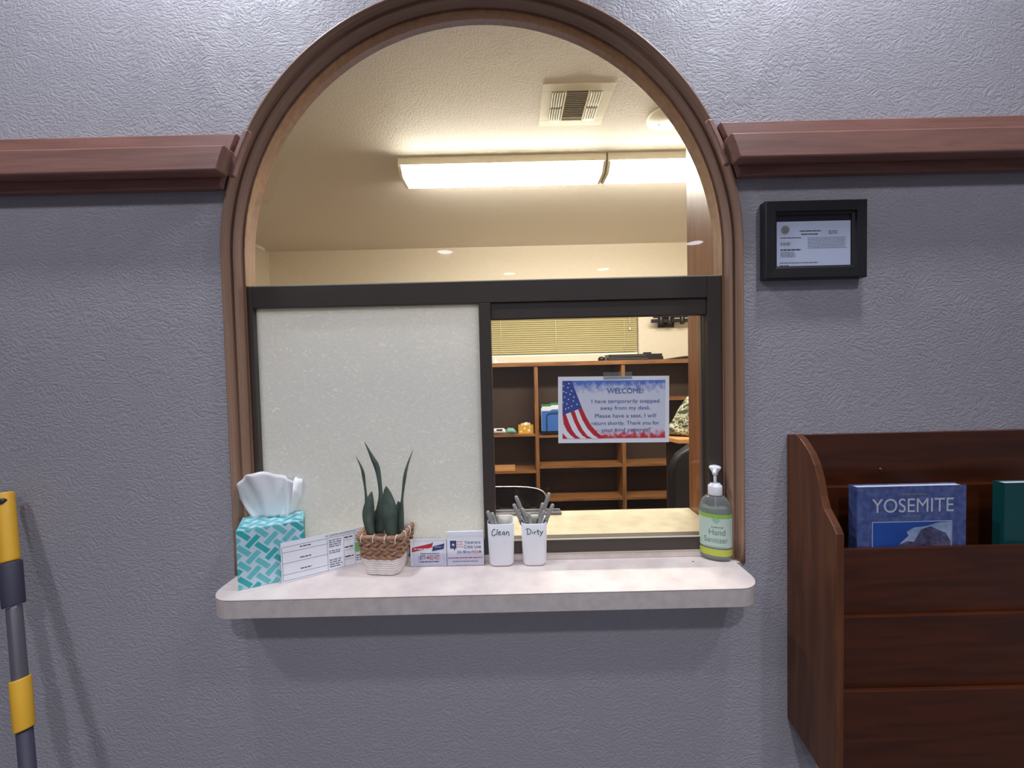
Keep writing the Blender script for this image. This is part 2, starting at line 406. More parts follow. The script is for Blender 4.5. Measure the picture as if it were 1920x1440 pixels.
# ------------------------------------------------------------------ setting: the front wall with its arched opening
WX0, WX1 = -2.4, 2.6
mb = MB()
hole = arch(RO-.0045, CZ-.034)
def wall_face(y, m):
    outer = mb.verts([(WX0, y, 0), (WX1, y, 0), (WX1, y, CEIL), (WX0, y, CEIL)])
    inner = mb.verts([(x, y, z) for x, z in hole])
    es = [mb.bm.edges.new((a, b)) for L in (outer, inner) for a, b in zip(L, L[1:]+L[:1])]
    r = bmesh.ops.triangle_fill(mb.bm, edges=es, use_beauty=True)
    for g in r['geom']:
        if isinstance(g, bmesh.types.BMFace): g.material_index = mb.mi(m)
    return outer, inner
o1, i1 = wall_face(0, 'wall'); o2, i2 = wall_face(YB, 'owall')
for A, B in ((o1, o2), (i1, i2)):
    for k in range(len(A)): mb.face([A[k], A[(k+1)%len(A)], B[(k+1)%len(B)], B[k]], 'wall')
struct(mb.build('wall_front'))
RY = -4.9
def slab(name, a, b, m):
    q = MB(); q.box(a, b, m); return struct(q.build(name))
slab('wall_left', (WX0-.1, RY, 0), (WX0, BACKY+.1, CEIL), 'owall' if False else 'wall')
slab('wall_right', (WX1, RY, 0), (WX1+.1, BACKY+.1, CEIL), 'wall')
slab('wall_back', (WX0-.1, RY-.1, 0), (WX1+.1, RY, CEIL), 'wall')
slab('wall_office_left', (WX0, YB, 0), (WX0+.02, BACKY, CEIL), 'owall')
slab('wall_office_right', (WX1-.02, YB, 0), (WX1, BACKY, CEIL), 'owall')
slab('floor', (WX0-.1, RY-.1, -.1), (WX1+.1, BACKY+.1, 0), 'floor')
slab('ceiling', (WX0-.1, RY-.1, CEIL), (WX1+.1, .0325, CEIL+.1), 'ceil')
slab('ceiling_office', (WX0-.1, .0325, CEIL), (WX1+.1, BACKY+.1, CEIL+.1), 'oceil')
# far wall with the blind's window
a = P(1197, 590, BACKY); b = P(1197, 664, BACKY)
wx1 = a.x; wz0 = b.z; wz1 = 2.12; wx0 = -.30
mb = MB()
for q in (((WX0,0),(WX1,wz0)), ((WX0,wz1),(WX1,CEIL)), ((WX0,wz0),(wx0,wz1)), ((wx1,wz0),(WX1,wz1))):
    mb.box((q[0][0], BACKY, q[0][1]), (q[1][0], BACKY+.1, q[1][1]), 'owall')
struct(mb.build('wall_office_back'))
w2 = node('window_2', (wx0, BACKY, wz0))
mb = MB(); mb.box((wx0, BACKY+.07, wz0), (wx1, BACKY+.075, wz1), 'glass'); mb.build('window_pane', w2)
mb = MB()
for q in (((wx0,wz0),(wx1,wz0+.03)), ((wx0,wz1-.03),(wx1,wz1)), ((wx0,wz0+.03),(wx0+.03,wz1-.03)), ((wx1-.03,wz0+.03),(wx1,wz1-.03))):
    mb.box((q[0][0], BACKY+.06, q[0][1]), (q[1][0], BACKY+.09, q[1][1]), 'white')
mb.build('window_frame', w2)
# blind
bl = thing('window_blind', ((wx0+wx1)/2, BACKY+.03, wz1), 'tan horizontal slatted blind over the office window above the bookcase', 'blind')
mb = MB()
nsl = int((wz1-wz0-.045)/.021)
for i in range(nsl):
    z = wz1-.035-i*.021
    R = Matrix.Rotation(math.radians(62), 3, 'X')
    mb.box((wx0+.01, -.0125, -.0006), (wx1-.01, .0125, .0006), 'blind', R, (0, BACKY+.03, z))
mb.build('slats', bl)
mb = MB(); mb.box((wx0+.008, BACKY+.01, wz1-.03), (wx1-.008, BACKY+.05, wz1-.001), 'blind'); mb.build('head_rail', bl)
mb = MB(); mb.box((wx0+.01, BACKY+.018, wz0+.002), (wx1-.01, BACKY+.042, wz0+.020), 'fix'); mb.build('bottom_rail', bl)
mb = MB()
c = P(1181, 617, BACKY+.004)
mb.tube([(c.x, BACKY+.004, wz1-.03), (c.x, BACKY+.004, c.z)], .0025, 'white', 6)
mb.lathe([(.003,.02),(.008,.008),(.009,-.005),(.004,-.012)], (c.x, BACKY+.004, c.z), 'white', 10)
mb.build('pull_cord', bl)
for x in (wx0+.2, wx0+.75, wx1-.14):
    mb = MB(); mb.tube([(x, BACKY+.014, wz1-.03), (x, BACKY+.014, wz0+.02)], .0018, 'fix', 5); mb.build('ladder_cord', bl)
# ------------------------------------------------------------------ arch casing, jamb, rails
prof = [(RO, .0), (RO, -.004), (RO-.0015, -.0068), (RO-.004, -.0072), (RO-.0065, -.0055), (RO-.0080, .0005), (RO-.0090, .0080), (RO-.0100, .0130),
        (RO-.0116, .0140), (RO-.0132, .0110), (RO-.0155, .0090), (RO-.0178, .0090), (RO-.0198, .0135), (RO-.0212, .0190), (RI+.0006, .0245), (RI, YF-.001), (RO-.005, YF-.001), (RO-.005, .0)]
def path_frames(z0, n=64):
    fr = []
    for k in range(12): fr.append(((CX, z0+(SPR-z0)*k/12), (-1, 0)))
    for k in range(n+1):
        a = PI*k/n; fr.append(((CX, SPR), (-math.cos(a), math.sin(a))))
    for k in range(11, -1, -1): fr.append(((CX, z0+(SPR-z0)*k/12), (1, 0)))
    return fr
def sweep(mb, prof, z0, m):
    rings = []
    for (cx, cz), (dx, dz) in path_frames(z0):
        rings.append([(cx+dx*r, y, cz+dz*r) for r, y in prof])
    mb.loft(rings, m, smooth=False)
mb = MB(); sweep(mb, prof, CZ+.0005, 'casing')
o = struct(mb.build('trim_1'))
for f in o.data.polygons: f.use_smooth = True
mb = MB(); sweep(mb, [(RO-.005, YF), (RO-.005, YB-.001), (RI-.003, YB-.001), (RI-.003, YF+.006), (RI-.003, YF+.006), (RI-.003, YF)], CZ+.0005, 'jamb')
struct(mb.build('trim_2'))
# horizontal rails either side of the arch
def rail(name, side, strip_name):
    zt, zb = (1.976, 1.873)
    Rr = RO+.003
    xe = (WX0+.001) if side < 0 else (WX1-.001)
    n = 8
    def edge(R_, z): return CX+side*math.sqrt(R_**2-(z-SPR)**2)
    zs = [zt+(zb-zt)*i/n for i in range(n+1)]
    root = node(name, (xe, 0, zb))
    mb = MB(); out = [(xe, 0, zt)]+[(edge(Rr, z), 0, z) for z in zs]+[(xe, 0, zb)]
    mb.prism([(x, -.0005, z) for x, y, z in out], (0, -.016, 0), 'rail'); mb.build('back_board', root, bevel=.002)
    # projecting front board with a cut end that follows the arch
    zt2, zb2 = 1.938, 1.8915
    mb = MB(); off = -.012
    zs2 = [zt2+(zb2-zt2)*i/n for i in range(n+1)]
    out = [(xe, 0, zt2)]+[(edge(Rr+off, z), 0, z) for z in zs2]+[(xe, 0, zb2)]
    mb.prism([(x, -.0165, z) for x, y, z in out], (0, -.030, 0), 'rail'); mb.build('front_board', root, bevel=.003)
    # curved stop strip between board and arch
    mb = MB(); zs3 = [zt-.001+(zb+.018-zt)*i/n for i in range(n+1)]
    out = [(edge(Rr-.028, z), 0, z) for z in zs3]+[(edge(Rr-.0185, z), 0, z) for z in reversed(zs3)]
    mb.prism([(x, -.0165, z) for x, y, z in out], (0, -.012, 0), 'rail'); mb.build('stop_strip', root, bevel=.002)
rail('trim_3', -1, 0); rail('trim_4', 1, 0)
# oak panel running back into the office at the right of the opening
pxx = .474
mb = MB(); mb.box((pxx, YB+.001, 0.0), (pxx+.05, .262, CEIL-.001), 'panel'); struct(mb.build('trim_5', bevel=.002))
# ------------------------------------------------------------------ the sliding window in the opening
win = node('window_1', (CX, YF, CZ))
def xz(px, py, Y): p = P(px, py, Y); return p.x, p.z
XL, XR = CX-RI+.0035, CX+RI-.0035
zt = xz(910, 527, YF)[1]                    # top of dark frame
zrt = xz(680, 573, YF)[1]                   # underside of top rail
zsill = CZ+.0135; zbr = xz(1150, 1009, YF)[1]
xl1 = xz(483, 800, YF)[0]; xm0 = xz(903, 800, YF)[0]; xm1 = xz(925, 800, YF)[0]; xr1 = xz(1328, 800, YF)[0]
zrt2 = xz(1120, 594, YF+.004)[1]
D1 = YF+.026
mb = MB(); mb.box((XL, YF-.001, CZ+.0004), (XR, D1+.006, zsill), 'lam'); mb.build('sill', win, bevel=.001)
mb = MB()
mb.box((XL, YF, zsill), (xl1, D1, zt), 'dark'); mb.box((xr1, YF, zsill), (XR, D1, zt), 'dark')
mb.box((xl1, YF, zrt), (xr1, D1, zt), 'dark'); mb.box((xl1, YF, zsill), (xr1, D1, zbr), 'dark')
mb.box((xm0, YF, zbr), (xm1, D1, zrt), 'dark'); mb.box((xm1, YF+.004, zrt2), (xr1, D1, zrt), 'dark')
mb.build('window_frame', win, bevel=.0012)
mb = MB(); mb.box((XL, YF+.001, zt), (XR, YF+.006, zt+.0016), 'bead')
mb.box((xm1, YF-.002, zbr-.0005), (xr1, YF+.001, zbr+.0014), 'bead'); mb.box((xm1, YF-.0025, zsill-.0005), (xr1, YF, zsill+.0016), 'bead')
mb.build('glazing_seal', win)
mb = MB(); mb.box((xl1+.0002, YF+.012, zbr+.0002), (xm0-.0002, YF+.016, zrt-.0002), 'frost'); tag(mb.build('frosted_pane', win), 'frosted pane with a fibre pattern')
mb = MB(); mb.poly([(xm1, YF+.020, zbr), (xr1, YF+.020, zbr), (xr1, YF+.020, zrt2), (xm1, YF+.020, zrt2)], 'glass'); tag(mb.build('clear_pane', win, recalc=False), 'clear sliding pane')
mb = MB(); mb.box((xr1-.006, YF+.017, zbr), (xr1-.0035, YF+.023, zrt2), 'steel'); mb.build('pane_edge', win)
# arched glass
R_ = RI-.0035
mb = MB(); a0 = math.asin(0)
pts = [(CX-R_, zt+.0018)]+[(CX-R_*math.cos(PI*i/48), SPR+R_*math.sin(PI*i/48)) for i in range(49)]+[(CX+R_, zt+.0018)]
mb.poly([(x, YF+.003, z) for x, z in pts], 'glass'); tag(mb.build('arched_pane', win, recalc=False), 'clear arched pane')
# ------------------------------------------------------------------ counter shelf
fl, fr_ = H(393, 1118, CZ).x, H(1434, 1100, CZ).x
fy = H(900, 1115, CZ).y
print('counter', fl, fr_, fy, 'wall pts', H(437,1078,CZ), H(1396,1057,CZ), H(1100, 1043, CZ))
def counter_outline(inset=0, z=CZ):
    r = .045; pts = []
    for k in range(9):
        a = PI+PI/2*k/8; pts.append((fl+r+(r-inset)*math.cos(a), fy+r+(r-inset)*math.sin(a), z))
    for k in range(9):
        a = 1.5*PI+PI/2*k/8; pts.append((fr_-r+(r-inset)*math.cos(a), fy+r+(r-inset)*math.sin(a), z))
    pts += [(fr_-inset, -.0005, z), (CX+RO-.0047, -.0005, z), (CX+RO-.0047, YB-.002, z), (CX-RO+.0047, YB-.002, z), (CX-RO+.0047, -.0005, z), (fl+inset, -.0005, z)]
    return pts
ct = thing('counter_shelf', ((fl+fr_)/2, 0, CZ-.034), 'pale speckled laminate counter shelf under the arched window', 'counter')
mb = MB(); mb.prism(counter_outline(0, CZ-.0012), (0, 0, .0012), 'lam'); mb.build('laminate_top', ct)
mb = MB(); mb.prism(counter_outline(.0012, CZ-.0022), (0, 0, .001), 'line'); mb.build('seam', ct)
mb = MB(); mb.prism(counter_outline(0, CZ-.034), (0, 0, .0317), 'lamedge_shaded'); mb.build('edge_band', ct)
# inner desk ledge
mb = MB(); DZ = 1.119
mb.box((WX0+.03, YB+.001, DZ-.03), (pxx-.001, .262, DZ), 'desk')
tag(mb.build('service_ledge', at=(0, .16, DZ-.03), bevel=.002), 'cream laminate desk ledge behind the sliding window', 'desk')
mb = MB(); mb.box((WX0+.03, YB+.001, 0), (pxx-.001, .16, DZ-.031), 'panel')
tag(mb.build('ledge_base', at=(0, .11, 0)), 'oak base carrying the cream ledge behind the window', 'base')
# ------------------------------------------------------------------ office ceiling: lights, vent, round cover
def light_fixture(px0, px1, label, x_end=None):
    # near lower edge of the wrap lens measured at the picture
    yn, yf = 1.50, 1.72
    x0 = P(px0, 312, yn).x; x1 = P(px1, 306, yn).x if x_end is None else x_end
    zc = CEIL-.001; zl = CEIL-.05; zb = CEIL-.095
    t = thing('ceiling_light', ((x0+x1)/2, (yn+yf)/2, CEIL), label, 'ceiling light', 'fluorescent wrap lights on the office ceiling')
    mb = MB(); mb.box((x0, yn-.004, CEIL-.044), (x1, yf+.004, zc), 'fix'); mb.build('housing', t, bevel=.003)
    prof_ = [(yn+.002, CEIL-.045), (yn, CEIL-.052), (yn+.045, zb), (yf-.045, zb), (yf, CEIL-.052), (yf-.002, CEIL-.045)]
    inner = .018
    mb = MB(); a = mb.verts([(x0+inner, y, z) for y, z in prof_]); b = mb.verts([(x1-inner, y, z) for y, z in prof_])
    for i in range(5): mb.face([a[i], a[i+1], b[i+1], b[i]], 'olight')
    mb.build('diffuser', t)
    for xa in (x0, x1-inner+.0):
        mb = MB(); mb.prism([(xa, y, z) for y, z in prof_], (inner-.0005, 0, 0), 'fix'); mb.build('end_cap', t, bevel=.002)
    return x0, x1
la = light_fixture(746, 1137, 'long glowing ceiling light seen whole through the arch')
light_fixture(1140, 0, 'glowing ceiling light cut off by the wood panel on the right', x_end=la[1]+.006+(la[1]-la[0]))
# vent
A = H(1018, 159, CEIL-.006); B = H(1155, 156, CEIL-.006); C_ = H(1010, 238, CEIL-.006)
vx0, vx1, vy0, vy1 = A.x, A.x+.315, A.y, C_.y
print('vent', A, B, C_)
vt = thing('ceiling_vent', ((vx0+vx1)/2, (vy0+vy1)/2, CEIL), 'square louvred air vent on the office ceiling', 'vent')
mb = MB(); W_ = .045
zf = CEIL-.004
for q in (((vx0,vy0),(vx1,vy0+W_)), ((vx0,vy1-W_),(vx1,vy1)), ((vx0,vy0+W_),(vx0+W_,vy1-W_)), ((vx1-W_,vy0+W_),(vx1,vy1-W_))):
    mb.box((q[0][0], q[0][1], zf), (q[1][0], q[1][1], CEIL-.001), 'fix')
mb.build('vent_frame', vt, bevel=.001)
mb = MB(); mb.box((vx0+W_, vy0+W_, CEIL-.002), (vx1-W_, vy1-W_, CEIL-.001), 'duct'); mb.build('duct_backing', vt)
mb = MB(); lx0 = vx0+W_; lx1 = vx1-W_; wid = lx1-lx0
R45 = Matrix.Rotation(math.radians(35), 3, 'X')
for i in range(16):
    y = vy0+W_+(vy1-vy0-2*W_)*(i+.5)/16
    mb.box((lx0+wid*.28, -.006, -.0006), (lx0+wid*.72, .006, .0006), 'fix', R45, (0, y, CEIL-.009))
R46 = Matrix.Rotation(math.radians(40), 3, 'Y'); R47 = Matrix.Rotation(math.radians(-40), 3, 'Y'); ym = (vy0+vy1)/2
for side, RR in ((0, R47), (1, R46)):
    for i in range(5):
        x = lx0+wid*(.025+.05*i) if side == 0 else lx1-wid*(.025+.05*i)
        for ya, yb in ((vy0+W_, ym-.006), (ym+.006, vy1-W_)):
            mb.box((-.0055, ya, -.0006), (.0055, yb, .0006), 'fix', RR, (x, 0, CEIL-.009))
for x in (lx0+wid*.27, lx0+wid*.73): mb.box((x-.003, vy0+W_, CEIL-.012), (x+.003, vy1-W_, CEIL-.004), 'fix')
mb.build('louvres', vt)
c = H(1252, 222, CEIL-.01)
mb = MB(); mb.lathe([(.10, -.002), (.10, -.008), (.094, -.014), (.0, -.017)], (c.x, c.y, CEIL), 'fix', 40, cap0=True, cap1=False)
mb.lathe([(.004, -.016), (.003, -.019)], (c.x-.03, c.y+.04, CEIL), 'steel', 8)
tag(mb.build('ceiling_cover_plate', at=(c.x, c.y, CEIL)), 'round off white cover plate on the ceiling behind the arch rim', 'cover plate')
# small box at the far left corner
a = xz(480, 463, BACKY-.12); b = xz(497, 471, BACKY-.12)
mb = MB(); mb.box((WX0+.021, BACKY-.24, b[1]), (b[0], BACKY-.12, a[1]+.0), 'fix'); struct(mb.build('trim_6', bevel=.003))
# ------------------------------------------------------------------ office bookcase on the far wall
BY0, BY1 = BACKY-.24, BACKY-.002
bz = xz(1100, 677, BY0)[1]
bk = thing('bookcase', (.5, (BY0+BY1)/2, 0), 'long oak bookcase along the far office wall under the blind', 'bookcase')
bx0, bx1 = -2.30, 2.2
mb = MB(); mb.box((bx0, BY0-.01, bz-.038), (bx1, BY1, bz), 'shelfw'); mb.build('top_board', bk, bevel=.002)
mb = MB(); mb.box((bx0, BY1-.008, .02), (bx1, BY1-.001, bz-.039), 'shelfb'); mb.build('back_panel', bk)
ux = [xz(p, 800, BY0)[0] for p in (1007, 1170)]
dxu = ux[1]-ux[0]
ups = [ux[0]-dxu*k for k in (2, 1)]+[ux[0], ux[1], ux[1]+dxu]
ups = [u for u in ups if bx0 < u < bx1]
ups = [bx0+.012]+ups+[bx1-.012]
for u in ups:
    mb = MB(); mb.box((u-.017, BY0, 0), (u+.017, BY1-.009, bz-.0385), 'shelfv'); mb.build('upright', bk, bevel=.0015)
for i in range(len(ups)-1):
    u0, u1 = ups[i]+.0175, ups[i+1]-.0175
    mid = (u0+u1)/2
    if abs(mid-(ux[0]+ux[1])/2) < .1: zs = [xz(1090, y, BY0)[1] for y in (815, 873, 935)]
    elif mid > ux[1]: zs = [xz(1215, y, BY0)[1] for y in (747, 870, 932)]
    else: zs = [xz(960, y, BY0)[1] for y in (815, 884, 940)]
    for z in zs+[.12]:
        mb = MB(); mb.box((u0, BY0+.004, z-.022), (u1, BY1-.009, z), 'shelfw'); mb.build('shelf', bk, bevel=.001)
zL = xz(960, 815, BY0)[1]; zL2 = xz(960, 884, BY0)[1]
YS = BY0+.05
# things on it
x0, x1 = xz(972, 800, YS)[0], xz(1000, 800, YS)[0]
mb = MB(); mb.box((x0, YS, zL+.0005), (x1, YS+.1, zL+.075), 'amber')
tt = thing('tissue_box', ((x0+x1)/2, YS+.05, zL), 'small amber yellow tissue box on the bookcase shelf left of the folders', 'tissue box')
s = Sheet(mb, (x0, YS, zL), (1,0,0), (0,0,1))
for q in ((.025,.02,.01),(.06,.05,.012),(.1,.03,.014),(.11,.06,.008)): s.poly([(q[0]+q[2]*math.cos(k*PI/3), q[1]+q[2]*math.sin(k*PI/3)) for k in range(6)], 'paper')
mb.build('box', tt)
mb = MB(); cx_, cy_ = (x0+x1)/2, YS+.05
mb.loft([[(cx_-.045+.09*j/8, cy_+.012*math.sin(j*1.3+k), zL+.074+k*.014*(1-.35*abs(j-5)/5)) for j in range(9)] for k in range(3)], 'tissue', closed=False, cap0=False, cap1=False)
mb.build('tissue', tt)
a = xz(925, 800, YS)[0]; b = xz(948, 800, YS)[0]; c2 = xz(968, 800, YS)[0]
t = thing('handheld_scanner', (b, YS+.04, zL), 'white handheld device with dark screen on the bookcase shelf', 'handheld device')
mb = MB(); mb.loft([[(x, YS+.03+.03*math.cos(k*PI/6), zL+.001+hh+hh*math.sin(k*PI/6)) for k in range(12)] for x, hh in ((a-.03,.02),(a,.026),(b-.02,.026),(b,.018))], 'white'); mb.build('case', t)
mb = MB(); mb.box((a+.03, YS-.004, zL+.034), (b-.03, YS+.002, zL+.046), 'black'); mb.build('screen', t)
mb = MB(); mb.tube([(a-.02, YS-.03, zL+.006), (a+.05, YS-.045, zL+.005), (b, YS-.04, zL+.005), (c2-.02, YS-.02, zL+.006)], .004, 'steel', 6); mb.build('cable', t)
mb = MB(); mb.loft([[(x, YS+.03+.028*math.cos(k*PI/6), zL+.001+hh+hh*math.sin(k*PI/6)) for k in range(12)] for x, hh in ((b+.006,.018),(b+.02,.027),(c2-.03,.026),(c2-.005,.012))], 'tealp')
tag(mb.build('tape_dispenser', at=(b+.05, YS+.03, zL)), 'pale teal plastic dispenser beside the white device on the shelf', 'dispenser')
x0, x1 = xz(900, 880, YS)[0], xz(966, 880, YS)[0]
mb = MB(); mb.box((x0, BY0+.01, zL2+.0005), (x1, BY0+.16, zL2+.028), 'tan'); tag(mb.build('wooden_board', at=((x0+x1)/2, YS, zL2), bevel=.002), 'light wooden board lying on the lower left bookcase shelf', 'board')
# folders in the centre bay
zc = xz(1030, 815, BY0)[1]
fx0 = xz(1015, 800, YS)[0]
specs = [('hanging_folder', 'blueb', 0, .0, .235, 'blue hanging folder at the front of the file holder on the shelf', 'folder'),
         ('paper_folder', 'paper', .022, -.004, .262, 'white folder standing directly behind the blue folder', 'folder'),
         ('paper_folder', 'paper', .05, .006, .272, 'white papers between the white and green folders on the shelf', 'papers'),
         ('paper_folder', 'greenf', .075, .0, .292, 'green folder standing at the back of the file holder', 'folder')]
for nm, m_, dy, dx_, h_, lb, ct_ in specs:
    mb = MB(); y = BY0+.02+dy
    mb.prism([(fx0+dx_+.005, y, zc+.03), (fx0+dx_+.30, y, zc+.03), (fx0+dx_+.30, y, zc+h_), (fx0+dx_+.10, y, zc+h_), (fx0+dx_+.085, y, zc+h_-.012), (fx0+dx_+.005, y, zc+h_-.012)], (0, .008, 0), m_)
    tag(mb.build(nm, at=(fx0+.15, y, zc+.03), bevel=.001), lb, ct_)
fh = thing('file_holder', (fx0+.15, BY0+.06, zc), 'black wire file holder carrying the folders on the bookcase shelf', 'file holder')
mb = MB(); mb.box((fx0, BY0+.012, zc+.0005), (fx0+.31, BY0+.12, zc+.028), 'black'); mb.build('base', fh)
mb = MB(); y = BY0+.008
mb.tube([(fx0+.05, y, zc+.004), (fx0+.05, y, zc+.17), (fx0+.055, y, zc+.19), (fx0+.075, y, zc+.205), (fx0+.10, y, zc+.208), (fx0+.24, y, zc+.208), (fx0+.265, y, zc+.19), (fx0+.27, y, zc+.004)], .0035, 'black', 6); mb.build('front_hoop', fh)
# black devices lying on top of the bookcase
def flat_device(pa, pb, z0, h_, lbl, name, cat, extras=False, y0=BY0+.02):
    x0, x1 = xz(pa, 670, y0)[0], xz(pb, 670, y0)[0]
    t = thing(name, ((x0+x1)/2, y0+.08, z0), lbl, cat)
    mb = MB(); mb.box((x0, y0, z0+.0005), (x1, y0+.18, z0+h_), 'black'); mb.build('case', t, bevel=.003)
    mb = MB(); mb.box((x0+.02, y0-.002, z0+h_*.4), (x1-.15, y0+.001, z0+h_*.55), 'steel'); mb.build('front_trim', t)
    if extras:
        mb = MB(); mb.box((x1-.17, y0+.01, z0+h_), (x1-.10, y0+.04, z0+h_+.015), 'black'); mb.build('knob', t)
flat_device(1138, 1244, bz, .030, 'lower flat black box on top of the bookcase', 'media_player', 'electronic device')
flat_device(1142, 1242, bz+.0305, .026, 'upper flat black box stacked on another on the bookcase', 'media_player', 'electronic device', True, BY0+.025)
x0, x1 = xz(1124, 672, BY0)[0], xz(1136, 672, BY0)[0]
mb = MB(); mb.lathe([(.03, .001), (.034, .012), (.03, .03), (.012, .04)], ((x0+x1)/2, BY0+.05, bz), 'black', 16); tag(mb.build('round_device', at=((x0+x1)/2, BY0+.05, bz)), 'small round dark device beside the black boxes on the bookcase', 'electronic device')
x0, x1 = xz(1250, 672, BY0)[0], xz(1292, 672, BY0)[0]
mb = MB(); mb.prism([(x0, BY0+.02, bz+.001), (x1+.1, BY0+.02, bz+.001), (x1+.1, BY0+.02, bz+.03), (x1-.02, BY0+.02, bz+.026)], (0, .15, 0), 'black'); tag(mb.build('laptop', at=(x1, BY0+.09, bz)), 'thin black wedge shaped device at the right on the bookcase top', 'electronic device')
x0, x1 = xz(905, 668, BY0)[0], xz(932, 668, BY0)[0]
mb = MB(); mb.poly([(x0, BY0+.02, bz+.002), (x1+.02, BY0+.02, bz+.002), (x1+.02, BY0+.2, bz+.002), (x0, BY0+.2, bz+.002)], 'paper'); mb.box((x0-.2, BY0+.02, bz+.001), (x1+.1, BY0+.19, bz+.008), 'paper')
mb.prism([(x1-.03, BY0+.1, bz+.008), (x1, BY0+.1, bz+.008), (x1-.02, BY0+.1, bz+.06)], (0, .05, 0), 'paper')
tag(mb.build('paper_stack', at=(x0, BY0+.1, bz)), 'white papers lying on the left end of the bookcase top', 'papers')
# TV bracket on far wall
br = thing('wall_bracket', (xz(1256, 600, BACKY)[0], BACKY, xz(1256, 600, BACKY)[1]), 'black articulated metal bracket on the far office wall', 'bracket')
YBk = BACKY-.10
x0, z0 = xz(1222, 607, YBk); x1, z1 = xz(1300, 597, YBk)
mb = MB(); mb.box((x0, YBk, z0+.01), (x1+.05, YBk+.03, z0+.045), 'black'); mb.box((x0+.02, YBk-.01, z0+.055), (x1+.05, YBk+.03, z0+.075), 'black'); mb.build('arm', br, bevel=.004)
for k in (1240, 1256, 1280):
    mb = MB(); xx = xz(k, 600, YBk)[0]; mb.lathe([(.02, -.008), (.022, .0), (.022, .075), (.016, .085)], (xx, YBk+.01, z0), 'black', 14); mb.build('joint', br)
mb = MB(); xx = xz(1256, 600, YBk)[0]; mb.box((xx-.05, YBk+.02, z0+.02), (xx+.05, BACKY-.006, z0+.05), 'black'); mb.box((xx-.08, BACKY-.006, z0-.03), (xx+.08, BACKY-.0005, z0+.12), 'black'); mb.build('wall_plate', br)
# camouflage cloth on a tan-topped cabinet, black chair in front
YC = 2.0
p0 = xz(1256, 822, YC); p1 = xz(1330, 830, YC)
cabz = p0[1]-.01
mb = MB(); mb.prism([(p0[0]-.01, YC+.26, cabz-.03), (p0[0]+.06, YC, cabz-.03), (p1[0]+.4, YC, cabz-.03), (p1[0]+.4, YC+.40, cabz-.03), (p0[0]+.05, YC+.40, cabz-.03)], (0, 0, .03), 'tan')
cb = thing('side_cabinet', (p1[0]+.2, YC+.2, 0), 'tan topped cabinet standing behind the black chair at right', 'cabinet')
mb.build('top', cb, bevel=.002)
mb = MB(); mb.box((p0[0]+.12, YC+.03, 0), (p1[0]+.39, YC+.38, cabz-.0305), 'shelfb'); mb.build('body', cb)
# camo bundle: lumpy cushion shape
mb = MB(); cxx, czz = p1[0]+.05, cabz
rings = []
for i in range(15):
    t_ = i/14; zz = czz+.001+.46*t_
    hw = (.30*(1-t_)**.75+.02)*(1+.06*math.sin(5*t_))
    rings.append([(cxx+.06*t_+hw*math.cos(a)*(1+.05*math.sin(3*a+6*t_)), YC+.17+.11*(1-t_)**.4*math.sin(a)+.012*math.sin(5*a+9*t_), zz+.014*math.sin(4*a)*(t_>.05)) for a in [2*PI*j/28 for j in range(28)]])
mb.loft(rings, 'camo'); tag(mb.build('camouflage_jacket', at=(cxx, YC+.17, czz), sub=1), 'bundled camouflage jacket heaped on the tan cabinet top', 'jacket')
def rrect_ring(cx, cy, z, hw, hd, r, n=6):
    out = []
    for (sx, sy, a0_) in ((1,1,0),(-1,1,PI/2),(-1,-1,PI),(1,-1,1.5*PI)):
        for k in range(n+1):
            a = a0_+PI/2*k/n; out.append((cx+sx*(hw-r)+r*math.cos(a), cy+sy*(hd-r)+r*math.sin(a), z))
    return out
def office_chair(cx, cy, ztop, hw, label, rim=False, rot=0, back_h=.6):
    t = thing('office_chair', (cx, cy, 0), label, 'chair')
    mb = MB(); rings = []
    for i in range(13):
        t_ = i/12; z = ztop-back_h+back_h*t_
        w = hw*(1-.0*t_) if t_ < .72 else hw*max(.18, math.sqrt(max(0, 1-((t_-.72)/.285)**2)))
        yb = cy-.03+.05*t_+.03*math.sin(t_*PI)
        r_ = min(.028, w*.5)
        ring = rrect_ring(cx, yb, z, w, .038 if not rim else .012, min(r_, .011 if rim else .03)); rings.append(ring)
    mb.loft(rings, 'blackl'); mb.build('backrest', t)
    mb = MB()
    mb.loft([rrect_ring(cx, cy-.27+0*k, .44+dz, .25*s_, .25*s_, .09) for k, (dz, s_) in enumerate(((0,.9),(.02,1),(.07,1),(.09,.92)))], 'blackl'); mb.build('seat', t)
    mb = MB(); mb.lathe([(.03, .08), (.03, .44)], (cx, cy-.27, 0), 'steel', 16); mb.box((cx-.03, cy-.30, .42), (cx+.03, cy+.04, .445), 'black'); mb.box((cx-.03, cy+.02, .42), (cx+.03, cy+.04, ztop-back_h+.1), 'black'); mb.build('column', t)
    mb = MB()
    for k in range(5):
        a = 2*PI*k/5+.3; mb.tube([(cx, cy-.27, .1), (cx+.28*math.cos(a), cy-.27+.28*math.sin(a), .07)], [.022, .015], 'black', 8)
        mb.lathe([(.012, .0), (.026, .008), (.026, .045), (.012, .055)], (cx+.28*math.cos(a), cy-.27+.28*math.sin(a), .001), 'black', 10)
    mb.build('base', t)
    return t
cp = xz(1290, 838, 1.35)
office_chair(cp[0]+.05, 1.35, cp[1]+.01, .145, 'black leather office chair at the right edge of the clear pane', rot=0)
